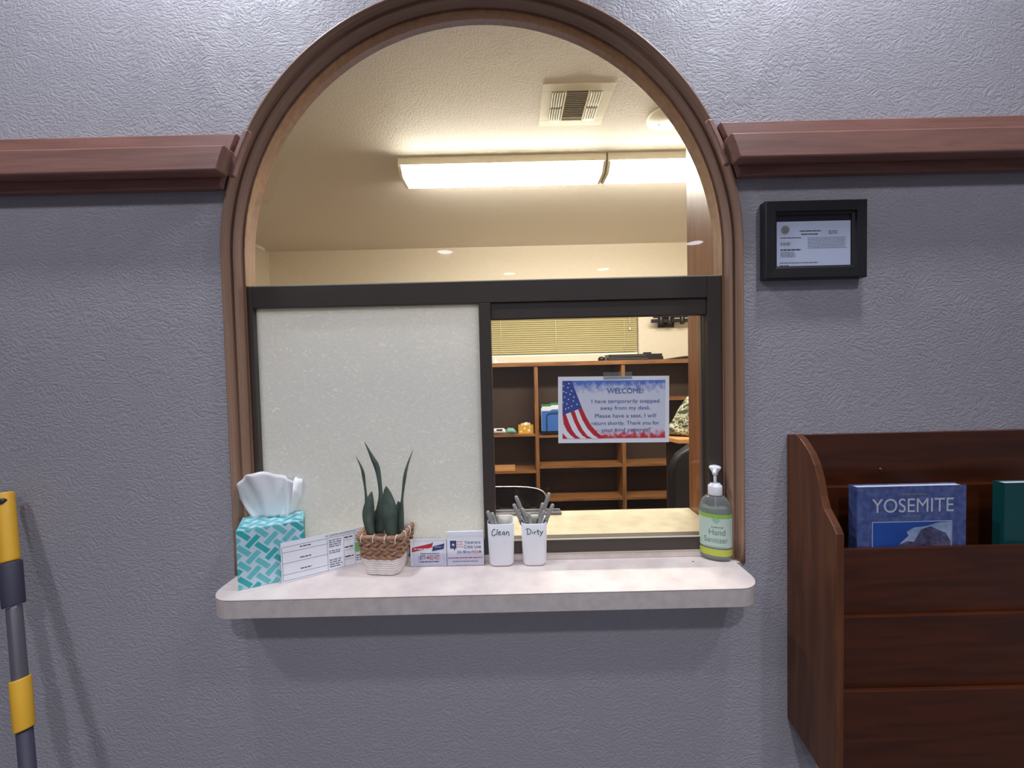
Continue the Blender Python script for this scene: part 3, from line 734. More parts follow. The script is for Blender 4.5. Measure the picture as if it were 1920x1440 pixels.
# low rounded chair back at the left of the clear pane
cy_ = .75
pl = xz(928, 918, cy_); pr = xz(1024, 948, cy_)
ccx = pl[0]; chw = pr[0]-pl[0]; ctop = pl[1]
oc = thing('office_chair', (ccx, cy_, 0), 'black mesh office chair with chrome rim behind the pen cups', 'chair')
arc = [(ccx+chw*math.copysign(abs(math.sin(a))**.62, math.sin(a)), cy_+.02*math.cos(a), ctop-.05*(1-abs(math.cos(a))**.55)) for a in [(-PI/2+PI*i/30) for i in range(31)]]
low = [(p[0]*1.0, cy_+.01, ctop-.50) for p in arc]
mb = MB(); mb.loft([arc, [((p[0]-ccx)*.98+ccx, cy_+.025, ctop-.28) for p in arc], [((p[0]-ccx)*.8+ccx, cy_, ctop-.5) for p in arc]], 'blackl', closed=False, cap0=False, cap1=False)
mb.loft([[(p[0], p[1]+.012, p[2]) for p in arc], [((p[0]-ccx)*.98+ccx, cy_+.037, ctop-.28) for p in arc], [((p[0]-ccx)*.8+ccx, cy_+.012, ctop-.5) for p in arc]], 'blackl', closed=False, cap0=False, cap1=False)
mb.build('backrest', oc)
mb = MB(); mb.tube([(p[0], p[1]+.006, p[2]+.002) for p in arc], .0035, 'chrome', 8); mb.build('rim', oc)
mb = MB(); mb.loft([rrect_ring(ccx, cy_+.24, z, .24*s_, .24*s_, .09) for z, s_ in ((.44,.9),(.46,1),(.52,1),(.54,.92))], 'blackl'); mb.build('seat', oc)
mb = MB(); mb.lathe([(.03,.08),(.03,.44)], (ccx, cy_+.24, 0), 'steel', 16); mb.box((ccx-.03, cy_-.01, .42), (ccx+.03, cy_+.24, .44), 'black'); mb.box((ccx-.03, cy_-.02, .42), (ccx+.03, cy_, ctop-.4), 'black'); mb.build('column', oc)
mb = MB()
for k in range(5):
    a = 2*PI*k/5+.2; mb.tube([(ccx, cy_+.24, .1), (ccx+.28*math.cos(a), cy_+.24+.28*math.sin(a), .07)], [.022, .015], 'black', 8)
    mb.lathe([(.012, .0), (.026, .008), (.026, .045), (.012, .055)], (ccx+.28*math.cos(a), cy_+.24+.28*math.sin(a), .001), 'black', 10)
mb.build('base', oc)
# keyboard-like grey tray on the ledge
q0 = xz(905, 957, .245); q1 = xz(1052, 950, .245)
mb = MB(); mb.box((q0[0], .232, DZ+.0005), (q1[0], .25, DZ+.006), 'steel'); mb.box((q0[0]+.005, .246, DZ+.006), (q1[0]-.004, .25, DZ+.011), 'chrome')
tag(mb.build('grey_tray', at=(q0[0]+.08, .22, DZ), bevel=.001), 'thin silver grey tray at the back of the cream ledge', 'tray')
# ------------------------------------------------------------------ welcome sign taped to the clear pane
YG = YF+.020
TL = P(1045, 707, YG-.001); TR = P(1254, 704, YG-.001); BL = P(1047, 831, YG-.001); BR = P(1254, 829, YG-.001)
sw = ((TR-TL).length+(BR-BL).length)/2; sh = ((TL-BL).length+(TR-BR).length)/2
mb = MB(); ux_ = (BR-BL).normalized(); ux_.y = 0; ux_.normalize(); uy_ = Vector((0,0,1)); uy_ = (uy_-ux_*uy_.dot(ux_)).normalized()
S_ = Sheet(mb, BL, ux_, uy_)
mb.box((0,0,0),(0,0,0),'paper') if False else None
def sheet_slab(sh_, w, h, t, m):
    a = [sh_.p(0,0,0), sh_.p(w,0,0), sh_.p(w,h,0), sh_.p(0,h,0)]
    sh_.mb.prism(a, -sh_.n*t, m)
sheet_slab(S_, sw, sh, .0004, 'paper')
m0 = .0085; w = sw; h = sh
S_.rect(m0*1.1, m0*1.15, w-m0, h-m0*1.05, sign_print(h), .0002)
# blue clouds along the top, red along the bottom
# flag
fx = m0*1.1; fb = m0*1.15; ft = h-m0*1.05
def U(px, py): return ((px-1055)/(1246-1055)*(w-2.1*m0)+fx, (818-py)/(818-715)*(ft-fb)+fb)
S_.poly([U(1055,715), U(1072,715), U(1091,763), U(1055,776)], 'blue', .0005)
def band(a0, a1, m):
    S_.poly([U(*p) for p in a0]+[U(*p) for p in reversed(a1)], m, .00045)
eA = [(1091,763), (1099,780), (1108,795), (1120,808), (1134,818)]
eB = [(1084,766), (1092,785), (1101,800), (1112,812), (1122,818)]
eC = [(1077,768), (1084,787), (1092,802), (1101,813), (1110,818)]
eD = [(1070,771), (1077,789), (1084,803), (1092,813), (1100,818)]
eE = [(1061,774), (1067,790), (1073,803), (1080,812), (1088,818)]
eF = [(1055,776), (1057,792), (1063,804), (1070,812), (1078,818)]
band(eA, eB, 'red'); band(eB, eC, 'paper'); band(eC, eD, 'red'); band(eD, eE, 'paper'); band(eE, eF, 'red')
S_.poly([U(1055,776), U(1057,792), U(1063,804), U(1070,812), U(1078,818), U(1064,818), U(1055,808)], 'paper', .0004)
S_.poly([U(1055,808), U(1064,818), U(1055,818)], 'red', .0005)
for sx_, sy_ in ((1067,720),(1057,724),(1065,727),(1072,733),(1057,734),(1062,736),(1069,739),(1076,744),(1059,744),(1066,748),(1075,751),(1056,753),(1063,756),(1082,757),(1072,760),(1061,765),(1066,768-5)):
    X_, Y_ = U(sx_, sy_); S_.star(X_, Y_, .0022, 'paper', .0007, .3)
def T(t, px, py, hpx, wpx):
    X_, Y_ = U(px, py); S_.text(t, X_, Y_, hpx/103*(ft-fb)*1.38, 'blue', width=wpx/191*(w-2.1*m0))
T('WELCOME!', 1171.5, 738, 9.5, 67); T('I have temporarily stepped', 1172, 755, 7, 126); T('away from my desk.', 1172, 767, 7, 93)
T('Please have a seat. I will', 1172, 781, 7, 113); T('return shortly. Thank you for', 1172, 794, 7, 126); T('your kind patience!', 1172, 806, 7, 90)
tag(mb.build('welcome_sign', at=BL, recalc=False), 'white printed welcome notice with striped flag taped to the clear pane', 'sign')
mb = MB(); a = P(1131, 699, YG-.0008); mb.poly([(a.x, YG-.0014, a.z-.014), (a.x+.062, YG-.0014, a.z-.014), (a.x+.062, YG-.0014, a.z+.001), (a.x, YG-.0014, a.z+.001)], 'tape')
tag(mb.build('tape_strip', at=a, recalc=False), 'strip of clear tape above the welcome notice', 'tape')
# ------------------------------------------------------------------ certificate frame
FYc = -.019
TL = P(1437, 376, FYc); BR = P(1627, 521, FYc); TR = P(1628, 373, FYc); BL = P(1435, 521, FYc)
x0 = (TL.x+BL.x)/2; x1 = (TR.x+BR.x)/2; z0 = (BL.z+BR.z)/2; z1 = (TL.z+TR.z)/2
pf = thing('picture_frame', ((x0+x1)/2, 0, z0), 'black framed certificate hanging on the grey wall', 'picture frame')
fw = .026
mb = MB()
def frame_ring(mb, x0, z0, x1, z1, pr, m):
    rings = []
    for d, y in pr: rings.append([(x0+d, y, z0+d), (x1-d, y, z0+d), (x1-d, y, z1-d), (x0+d, y, z1-d)])
    mb.loft(rings, m, cap0=False, cap1=False, smooth=False)
frame_ring(mb, x0, z0, x1, z1, [(0, -.0005), (0, FYc+.002), (.002, FYc), (fw-.006, FYc+.001), (fw-.005, FYc+.005), (fw, FYc+.007), (fw, -.010)], 'frame')
mb.build('frame', pf)
mb = MB(); mb.box((x0+.003, -.009, z0+.003), (x1-.003, -.001, z1-.003), 'mat'); mb.build('backing', pf)  # bare strip over the paper paints the reflection on the glass
mb = MB(); cz0 = z0+fw-.002; cz1 = z1-fw-.012
Sc = Sheet(mb, (x0+fw+.001, -.0105, cz0), (1,0,0), (0,0,1)); cw = x1-x0-2*fw-.002; ch = cz1-cz0
sheet_slab(Sc, cw, ch, .0008, 'cert')
Sc.poly([(cw*.115+.0085*math.cos(k*PI/10), ch*.82+.0085*math.sin(k*PI/10)) for k in range(20)], 'gold')
Sc.poly([(cw*.115+.0055*math.cos(k*PI/10), ch*.82+.0055*math.sin(k*PI/10)) for k in range(20)], 'inkl', .0005)
Sc.lines(cw*.31, ch*.80, cw*.60, ch*.77, 1, 'ink', .7, 0); Sc.lines(cw*.33, ch*.73, cw*.56, ch*.70, 1, 'ink', .7, 0)
Sc.lines(cw*.70, ch*.71, cw*.83, ch*.80, 2, 'inkl', .4)
Sc.lines(cw*.05, ch*.63, cw*.33, ch*.66, 1, 'ink', .5, 0); Sc.lines(cw*.05, ch*.48, cw*.19, ch*.55, 2, 'inkl')
Sc.lines(cw*.05, ch*.36, cw*.33, ch*.40, 1, 'ink', .6, 0); Sc.lines(cw*.05, ch*.22, cw*.27, ch*.35, 4, 'inkl', .35)
Sc.lines(cw*.42, ch*.40, cw*.95, ch*.66, 8, 'inkl', .3, .05); Sc.lines(cw*.04, ch*.08, cw*.56, ch*.115, 1, 'inkl', .5, 0); Sc.lines(cw*.04, ch*.02, cw*.16, ch*.05, 1, 'ink', .5, 0)
mb.build('certificate', pf, recalc=False)
mb = MB(); mb.poly([(x0+fw-.001, FYc+.010, z0+fw-.001), (x1-fw+.001, FYc+.010, z0+fw-.001), (x1-fw+.001, FYc+.010, z1-fw+.001), (x0+fw-.001, FYc+.010, z1-fw+.001)], 'glass'); mb.build('glass', pf, recalc=False)
# ------------------------------------------------------------------ literature rack
rx = P(1475, 900, 0).x
def RP(px, py):                       # silhouette of the outer side: x fixed, gives y, z
    d = ray(px, py); t = (rx-CAM.x)/d.x; p = CAM+d*t; return p.y, p.z
side_px = [(1490,814),(1500,822),(1509,835),(1519,852),(1527,872),(1534,900),(1539,931),(1545,954),(1555,973),(1563,989)]
sp = [RP(*p) for p in side_px]
yfr = RP(1568, 1200)[0]; zt_r = RP(1476, 815)[1]; zb_back = RP(1477, 1346)[1]; print('rack', rx, yfr, zt_r, zb_back, sp)
side = [(0, zt_r)]+[(min(-.012, a), b) for a, b in sp]+[(yfr, sp[-1][1]-.01)]
zb_front = zb_back-.012
side += [(yfr, zb_front-.02), (0, zb_back)]
side[0] = (-.0005, zt_r); side[-1] = (-.0005, zb_back)
rk = thing('literature_rack', (rx+.4, 0, zb_back), 'dark red brown wooden tiered rack hanging on the wall at right', 'rack')
RW = .86; th = .014
for xx in (rx, rx+RW-th):
    mb = MB(); mb.prism([(xx, y, z) for y, z in side], (th, 0, 0), 'rackv'); mb.build('side_panel', rk, bevel=.0015)
xa, xb = rx+th+.0003, rx+RW-th-.0003
mb = MB(); mb.box((xa, -.012, zb_back-.02), (xb, -.0006, zt_r-.0), 'rack'); mb.build('back_panel', rk, bevel=.001)
yp = yfr+.008
zl = P(1600, 1030, yp+.018).z; z2 = P(1600, 1157, yp+.009).z; z3 = P(1600, 1297, yp).z; z4 = z3-(z2-z3)
yb1 = -.05
# ledge line on the upper back board
zlg = P(1600, 914, -.030).z
mb = MB(); mb.box((xa, -.028, zl-.14), (xb, -.0125, zlg), 'rack'); mb.build('inner_back', rk, bevel=.001)
zs = [zl, z2, z3]
for i, z in enumerate(zs):
    zb_ = (zs[i+1]-.010) if i < 2 else zb_front-.015
    off = .009*(2-i)
    mb = MB(); mb.box((xa, yp+off, zb_), (xb, yp+off+.008, z), 'rack'); mb.build('pocket_front', rk, bevel=.0012)
    mb = MB(); mb.box((xa, yp+off+.0085, zb_), (xb, -.029 if i == 0 else -.0125, zb_+.008), 'rack'); mb.build('pocket_floor', rk)
zfl = zs[1]-.010+.0085
mb = MB(); mb.lathe([(.0035, 0), (.0025, .0015)], (0,0,0), 'chrome', 10)
for v in mb.bm.verts: v.co = Matrix.Rotation(PI/2, 3, 'X') @ v.co + Vector((P(1651, 880, -.0125).x, -.0125, P(1651, 880, -.0125).z))
mb.build('screw', rk)
# books in the first pocket
def book(name, px0, px1, pytop, thick, label, cover, ybk, art=False):
    a = P(px0, pytop, ybk); b = P(px1, pytop, ybk)
    x0, x1, z1 = a.x, b.x, a.z
    z0 = zfl+.0005; t = thing(name, ((x0+x1)/2, ybk+thick/2, z0), label, 'book')
    mb = MB(); mb.box((x0, ybk, z0), (x1, ybk+.0012, z1), cover); mb.box((x0, ybk+thick-.0012, z0), (x1, ybk+thick, z1), cover); mb.box((x0, ybk+.0012, z0), (x0+.0015, ybk+thick-.0012, z1), cover)
    if art:
        S = Sheet(mb, (x0, ybk, z0), (1,0,0), (0,0,1)); w = x1-x0; h = z1-z0
        def V(px, py): return ((px-1607)/210*w, h-(py-912)/210*w)
        for t_, p_, hh, ww, mm in (('YOSEMITE', (1714, 962), .0265, .149, 'titlei'), ('The National Park', (1716, 930), .0065, .045, 'inkl'), ('CALIFORNIA', (1713, 972), .006, .035, 'inkl')):
            if t_ != 'YOSEMITE': 
                X_, Y_ = V(*p_); S.lines(X_-ww/2, Y_, X_+ww/2, Y_+hh*.7, 1, mm, .5, 0)
            else:
                X_, Y_ = V(*p_); S.text(t_, X_, Y_, hh*1.38, mm, width=ww)
        (ax, ay), (bx, by) = V(1636, 980), V(1790, 1060)
        S.rect(ax, by, bx, ay, 'titlei', .0003); S.rect(ax+.0012, by, bx-.0012, ay-.0012, 'sky', .0005)
        q = [V(*p) for p in ((1682,1060),(1690,1022),(1706,1008),(1702,1000),(1716,992),(1740,990),(1760,984),(1788,981.5),(1788,1060))]
        S.poly(q, 'cloud', .0007)
        q = [V(*p) for p in ((1684,1060),(1686,1026),(1704,1018),(1716,1020),(1730,996),(1748,990),(1764,998),(1778,1004),(1786,1020),(1788.5,1060))]
        S.poly(q, 'rock', .0009)
    mb.build('cover', t, recalc=False)
    mb = MB(); mb.box((x0+.0016, ybk+.0013, z0+.002), (x1-.002, ybk+thick-.0013, z1-.002), 'pages'); mb.build('pages', t)
book('paperback_book', 1607, 1812, 914, .018, 'blue Yosemite paperback with mountain photo in the wooden rack', 'bookc', yp+.028, True)
book('hardcover_book', 1884, 2060, 906, .018, 'dark green book cut off at the right edge of the rack', 'gbook', yp+.030)
# ------------------------------------------------------------------ yellow and grey pole at the left
def pole_at(px, py, y): return P(px, py, y)
yt, yb_ = -.028, -.13
def PY(py): return yt+(yb_-yt)*(py-920)/560
A = P(8, 925, PY(925)); B = P(52, 1440, PY(1440))
axis = (B-A).normalized()
Bf = A+axis*((0.012-A.z)/axis.z)
po = thing('telescopic_pole', Bf, 'yellow and grey telescopic pole leaning on the wall at far left', 'pole')
def seg(name, pya, pyb, ra, rb, m, par=po, n=20):
    fa = lambda py: A+(B-A)*((P(30, py, PY(py)).z-A.z)/(B.z-A.z))
    a = fa(pya); b = fa(pyb)
    mb = MB(); L = b-a; d = .003
    mb.tube([a, a+L*.01, a+L*.03, b-L*.03, b-L*.01, b], [ra*.9, ra*.98, ra, rb, rb*.98, rb*.9], m, n); return mb.build(name, par)
yh = seg('handle_cap', 924, 1052, .0135, .0135, 'yellow')
hp = P(3, 940, A.y-.0125)
mb = MB(); mb.tube([hp+Vector((0,-.004,0)), hp+Vector((0,.004,0))], .006, 'line', 12); mb.build('hanging_hole', yh)
seg('collar_grip', 1053, 1134, .0155, .0150, 'greyp')
seg('upper_tube', 1135, 1275, .0105, .0105, 'steel')
seg('clamp', 1270, 1366, .0140, .0135, 'yellow')
fa = A+(B-A)*((P(30, 1368, PY(1368)).z-A.z)/(B.z-A.z))
mb = MB(); mb.tube([fa, Bf+Vector((0,0,.0))], .0105, 'greyp', 20); mb.build('lower_tube', po)
# ------------------------------------------------------------------ tissue box on the counter
A = H(447, 1108, CZ); B = H(528, 1090, CZ)
u = (B-A); u.z = 0; u.normalize(); v = Vector((-u.y, u.x, 0)); 
bw, bh = .113, .113
c0 = A+Vector((0, 0, .0006))
base = c0+u*bw/2+v*bw/2
tb = thing('tissue_box', base, 'teal and white patterned cube tissue box on the left end of the counter', 'tissue box')
mb = MB()
p4 = [c0, c0+u*bw, c0+u*bw+v*bw, c0+v*bw]
mb.prism(p4, (0, 0, bh), 'boxp')
def clip(poly, x0, y0, x1, y1):
    for ax, val, sgn in ((0,x0,1),(0,x1,-1),(1,y0,1),(1,y1,-1)):
        out = []
        for i in range(len(poly)):
            a, b = poly[i-1], poly[i]; ia = (a[ax]-val)*sgn >= 0; ib = (b[ax]-val)*sgn >= 0
            if ia != ib:
                t = (val-a[ax])/(b[ax]-a[ax]); out.append((a[0]+(b[0]-a[0])*t, a[1]+(b[1]-a[1])*t))
            if ib: out.append(b)
        poly = out
        if not poly: return []
    return poly
def weave(S, w, h):
    g = .0215; c45 = math.sqrt(.5)
    for i in range(-8, 9):
        for j in range(-8, 9):
            cx, cy = w*.5+(i-j)*g*c45, h*.52+(i+j)*g*c45
            hl, hw = .0138, .0046
            d = (c45, c45) if (i+j) % 2 == 0 else (-c45, c45)
            if (i+2*j) % 5 == 0: hl = .0125
            e = (-d[1], d[0])
            pl = [(cx+d[0]*a*hl+e[0]*b*hw, cy+d[1]*a*hl+e[1]*b*hw) for a, b in ((-1,-1),(1,-1),(1,1),(-1,1))]
            pl = clip(pl, 0, 0, w, h)
            if len(pl) > 2: S.poly(pl, 'teal' if (i*2+j*3) % 3 == 0 else 'teal2', .0003)
for o_, ux_, w_, h_, uy_ in ((p4[0], u, bw, bh, (0,0,1)), (p4[1], v, bw, bh, (0,0,1)), (p4[3], -v, bw, bh, (0,0,1)), (p4[0]+Vector((0,0,bh)), u, bw, bw, v)):
    weave(Sheet(mb, o_, ux_, uy_), w_, h_)
mb.build('carton', tb, recalc=False)
# tissue: crumpled sheet rising from the slot
mb = MB(); tc = base+Vector((0, 0, bh))
nu, nv = 28, 12; rings = []
sil = [(-.075,.052),(-.060,.068),(-.045,.080),(-.028,.088),(-.008,.090),(.010,.086),(.024,.078),(.036,.072),(.050,.072),(.058,.070)]
def lerp(a, b, t): return a+(b-a)*t
for j in range(nv+1):
    t = j/nv; ring = []
    for i in range(nu+1):
        s_ = i/nu; f_ = s_*(len(sil)-1); k = min(int(f_), len(sil)-2); q = f_-k
        X1, Z1 = lerp(sil[k][0], sil[k+1][0], q), lerp(sil[k][1], sil[k+1][1], q)+.010
        X0 = (s_-.5)*.070-.006
        X = lerp(X0, X1, t**.8); Z = lerp(-.002, Z1, t)
        fold = .011*math.sin(s_*9.5+t*1.2)*(.3+.7*t)+.0035*math.sin(s_*24+t*3)*t
        dep = -.018*t+fold
        ring.append(tc+Vector((1,0,0))*X+u*.0+Vector((0,1,0))*dep+Vector((0,0,Z+.0008*math.sin(s_*30)*t)))
    rings.append(ring)
mb.loft(rings, 'tissue', closed=False, cap0=False, cap1=False)
# second fold lying back
rings = []
for j in range(9):
    t = j/8; ring = []
    for i in range(21):
        s_ = i/20; X = lerp((s_-.5)*.06, -.03+s_*.09, t); Z = lerp(-.002, .082-.03*abs(s_-.45), t)
        ring.append(tc+Vector((X, .006+.03*t+.01*math.sin(s_*13+1), Z)))
    rings.append(ring)
mb.loft(rings, 'tissue', closed=False, cap0=False, cap1=False)
o = mb.build('tissue', tb, recalc=False)
so = o.modifiers.new('thickness', 'SOLIDIFY'); so.thickness = .0006
# ------------------------------------------------------------------ information card
A = H(529, 1095, CZ); B = H(676, 1059, CZ)
A = A+Vector((0,-.0005,0))
u = (B-A); u.z = 0; L = u.length+.020; u.normalize()
lean = Vector((-u.y, u.x, 0))*.10+Vector((0, 0, 1)); lean.normalize()
mb = MB(); S = Sheet(mb, A+Vector((0,0,.0006)), u, lean); hh = .0775; w = L
sheet_slab(S, w, hh, .0008, 'paper')
S.border(.002, .0035, w-.001, hh-.009, .0005, 'ink')
S.text('VA CENTER INFORMATION', w*.66, hh-.0065, .0058, 'ink', width=w*.36)
for f_ in (.19, .47, .74): S.rect(.002, hh*f_, w*.50, hh*f_+.0005, 'ink')
for f_ in (.25, .53, .80): S.lines(w*.20, hh*f_, w*.32, hh*f_+.003, 1, 'ink', .6, 0)
S.rect(w*.50, .0035, w*.50+.0005, hh-.009, 'ink'); S.rect(w*.69, .0035, w*.69+.0004, hh-.009, 'ink'); S.rect(w*.82, .0035, w*.82+.0004, hh-.009, 'ink')
for y0, y1, n in ((.62,.84,4),(.46,.56,2),(.10,.33,4)): S.lines(w*.52, hh*y0, w*.67, hh*y1, n, 'inkl', .5, .2)
for y0 in (.78, .52, .27): S.lines(w*.70, hh*y0, w*.80, hh*(y0+.06), 1, 'ink', .5, 0); S.rect(w*.69, hh*(y0-.06)+.001, w*.82, hh*(y0-.06)+.0014, 'ink')
S.rect(w*.825, hh*.36, w-.002, hh*.62, 'green', .0002); S.lines(w*.83, hh*.64, w*.9, hh*.84, 4, 'inkl', .5); S.lines(w*.83, hh*.12, w*.9, hh*.3, 3, 'inkl', .5)
tag(mb.build('information_card', at=A, recalc=False), 'white information table card leaning between tissue box and basket', 'card')
# ------------------------------------------------------------------ potted snake plant in a woven basket
bc = H(717, 1076, CZ); bl_ = H(683, 1080, CZ); brr = H(752, 1078, CZ)
hwB = (brr.x-bl_.x)/2*.97
pc = Vector(((brr.x+bl_.x)/2, bl_.y+hwB, CZ)); print('basket', pc, hwB)
yawb = Matrix.Rotation(math.radians(-7), 3, 'Z')
Hb = .083
pot = thing('potted_plant', pc, 'artificial snake plant in a square brown and white rope basket on the counter', 'plant')
def rr_path(hw, r, n=96):
    pts = []; seg_ = 2*(hw-r); arc_ = PI*r/2; tot = 4*(seg_+arc_)
    for i in range(n):
        s_ = tot*i/n; k = int(s_//(seg_+arc_)); q = s_-k*(seg_+arc_)
        if q < seg_: lx, ly, nx, ny = -(hw-r)+q, -hw, 0, -1
        else:
            a = -PI/2+(q-seg_)/r; lx, ly, nx, ny = (hw-r)+r*math.cos(a), -(hw-r)+r*math.sin(a), math.cos(a), math.sin(a)
        c, s2 = math.cos(k*PI/2), math.sin(k*PI/2)
        pts.append((Vector((lx*c-ly*s2, lx*s2+ly*c, 0)), Vector((nx*c-ny*s2, nx*s2+ny*c, 0))))
    return pts
def hwz(z):  # basket half width by height
    return hwB+(.0475-hwB)*(z/Hb)**.8
mb = MB()
nW = 7
for i in range(nW):
    z = .0035+i*.0048; hw = hwz(z)-.003
    mb.tube([pc+yawb@(p+n*.0004*math.sin(k*.9+i))+Vector((0,0,z)) for k, (p, n) in enumerate(rr_path(hw, .014))], .0030, 'ropew', 6, closed=True)
mb.loft([[pc+yawb@p+Vector((0,0,z)) for p, n in rr_path(hwz(z)-.004, .013, 48)] for z in (.001, .035)], 'ropew', cap1=False)
mb.build('white_base', pot)
mb = MB(); rows = 5; z0 = .0035+nW*.0048
for i in range(rows):
    z = z0+.001+i*.0086; hw = hwz(z+.004)-.004
    N = 240
    for ph in (0, PI):
        pts = []
        for k, (p, n) in enumerate(rr_path(hw, .016, N)):
            a = k*2*PI*9/N*(1 if i%2 else -1)+ph+i*1.7
            pts.append(pc+yawb@(p+n*.0035*math.cos(a))+Vector((0,0,z+.003+.0026*math.sin(a))))
        mb.tube(pts, .0039, 'rope', 8, closed=True)
mb.loft([[pc+yawb@p+Vector((0,0,z)) for p, n in rr_path(hwz(z)-.006, .013, 48)] for z in (z0, Hb-.002)], 'rope', cap0=False, cap1=False)
mb.build('woven_side', pot)
mb = MB(); mb.tube([pc+yawb@p+Vector((0,0,Hb-.003+.0012*math.sin(k*.4))) for k, (p, n) in enumerate(rr_path(.0455, .016, 96))], .0048, 'rope', 8, closed=True); rim_ = mb.build('rim', pot)
for fx_, side_ in ((-.031,0),(-.006,0),(.018,0),(.040,0),(-.025,1),(0,1),(.025,1)):
    if side_ == 0: cpos, nn, tt_ = Vector((fx_, -.0455, 0)), Vector((0,-1,0)), Vector((1,0,0))
    else: cpos, nn, tt_ = Vector((.0455, fx_, 0)), Vector((1,0,0)), Vector((0,1,0))
    mb = MB(); pts = [pc+yawb@(cpos+nn*.0060*math.cos(a)+tt_*.002*math.sin(a*.5))+Vector((0,0,Hb-.004+.0085*math.sin(a))) for a in [(-PI*.55+PI*1.1*k/12) for k in range(13)]]
    mb.tube(pts, .0009, 'ropew', 6); mb.build('stitch', rim_)
mb = MB(); mb.poly([pc+yawb@p+Vector((0,0,Hb-.018)) for p, n in rr_path(.040, .013, 48)], 'soil'); mb.build('moss', pot)
def leaf(pxs, y, wmax, tilt=0, prof='lance', dy=0):
    """blade through image points on the depth plane y"""
    pts = [P(a, b, y+dy*i/(len(pxs)-1)) for i, (a, b) in enumerate(pxs)]
    n = 24; mb = MB(); R1 = []
    for i in range(n+1):
        t = i/n; f_ = t*(len(pts)-1); k = min(int(f_), len(pts)-2); q = f_-k
        a, b, c, d = pts[max(k-1,0)], pts[k], pts[k+1], pts[min(k+2,len(pts)-1)]
        p = .5*((2*b)+(c-a)*q+(2*a-5*b+4*c-d)*q*q+(3*b-a-3*c+d)*q**3)
        if prof == 'lance': wd = wmax*(.55+.45*math.sin(min(1, t*1.6)*PI/2))*(1-max(0, (t-.45)/.55)**1.7)
        else: wd = wmax*(.35+.65*math.sin(t*PI*.95+.15))*(1-t**3)*(.9+.1*math.sin(t*9)) if False else wmax*(1-t)**.55*(.75+.25*math.sin(t*11))
        wd = max(wd, .0004)
        tw = tilt*t
        side_v = Vector((math.cos(tw), math.sin(tw), 0)); nv_ = Vector((-math.sin(tw), math.cos(tw), 0))
        th_ = min(.0014, wd*.5)
        R1.append([p-side_v*wd/2-nv_*.003*(wd/.02), p+nv_*.0-nv_*(-th_), p+side_v*wd/2-nv_*.003*(wd/.02), p-nv_*th_*.2])
    mb.loft(R1, 'leaf'); return mb.build('leaf', pot)
yc = pc.y
leaf([(697,1003),(692,975),(693,945),(697,921)], yc-.005, .026)
leaf([(734,1003),(732,975),(729,940),(724,911)], yc-.010, .034, .1)
leaf([(746,1000),(748,975),(748,955),(747,939)], yc+.010, .022, .3)
leaf([(712,1000),(713,960),(714,925),(708,880),(697,855),(683,828)], yc+.005, .022, .35, 'x')
leaf([(690,1000),(688,950),(684,910),(679,880),(667,855)], yc+.012, .012, .3, 'x')
leaf([(752,1000),(753,955),(756,920),(762,880),(775,842)], yc+.008, .014, -.3, 'x')
leaf([(705,1000),(706,980),(708,960),(711,948)], yc+.02, .018, .2)
# ------------------------------------------------------------------ the two cards in an acrylic holder
A = P(770, 1052, .0125); B = P(838, 1052, .0125); C2 = P(908, 1050, .0125)
yh_ = .010
ch_ = thing('card_holder', ((A.x+C2.x)/2, yh_, CZ), 'clear acrylic holder standing between basket and pen cups', 'card holder')
mb = MB(); mb.box((A.x-.001, yh_+.0038, CZ+.0005), (C2.x+.001, yh_+.0175, CZ+.002), 'clearp'); mb.box((A.x-.001, yh_+.0005, CZ+.002), (C2.x+.001, yh_+.0015, CZ+.030), 'clearp'); mb.box((A.x-.001, yh_+.0145, CZ+.002), (C2.x+.001, yh_+.016, CZ+.040), 'clearp'); mb.build('holder', ch_)
wz = P(770, 1010, yh_).z-CZ
def card(name, x0, x1, h_, y, label, fn):
    mb = MB(); S = Sheet(mb, (x0, y, CZ+.0008), (1,0,0), (0,0,1)); sheet_slab(S, x1-x0, h_, .0006, 'paper'); fn(S, x1-x0, h_); tag(mb.build(name, at=(x0, y, CZ), recalc=False), label, 'card')
def c_left(S, w, h):
    S.border(w*.09, h*.05, w*.93, h*.93, .0003, 'inkl')
    S.poly([(w*.04,h*.52),(w*.60,h*.68),(w*.64,h*.88),(w*.58,h*.83),(w*.05,h*.68)], 'red'); S.poly([(w*.60,h*.54),(w*.93,h*.62),(w*.95,h*.82),(w*.63,h*.72)], 'navy', .0004)
    S.lines(w*.10,h*.60,w*.52,h*.68,1,'paper',.4,.1,.0006); S.lines(w*.68,h*.68,w*.88,h*.72,1,'paper',.4,.1,.0006)
    S.text('877-', w*.26, h*.245, h*.23, 'navy', width=w*.18, align='l', bold=.00008); S.text('4AID-VET', w*.45, h*.245, h*.23, 'red', width=w*.36, align='l', bold=.00008)
    S.lines(w*.28,h*.43,w*.80,h*.49,1,'inkl',.6,0); S.lines(w*.26,h*.13,w*.80,h*.19,1,'navy',.6,0)
    S.curve(None, [(w*.19,h*.38),(w*.23,h*.34),(w*.23,h*.14)], .0005, 'navy')
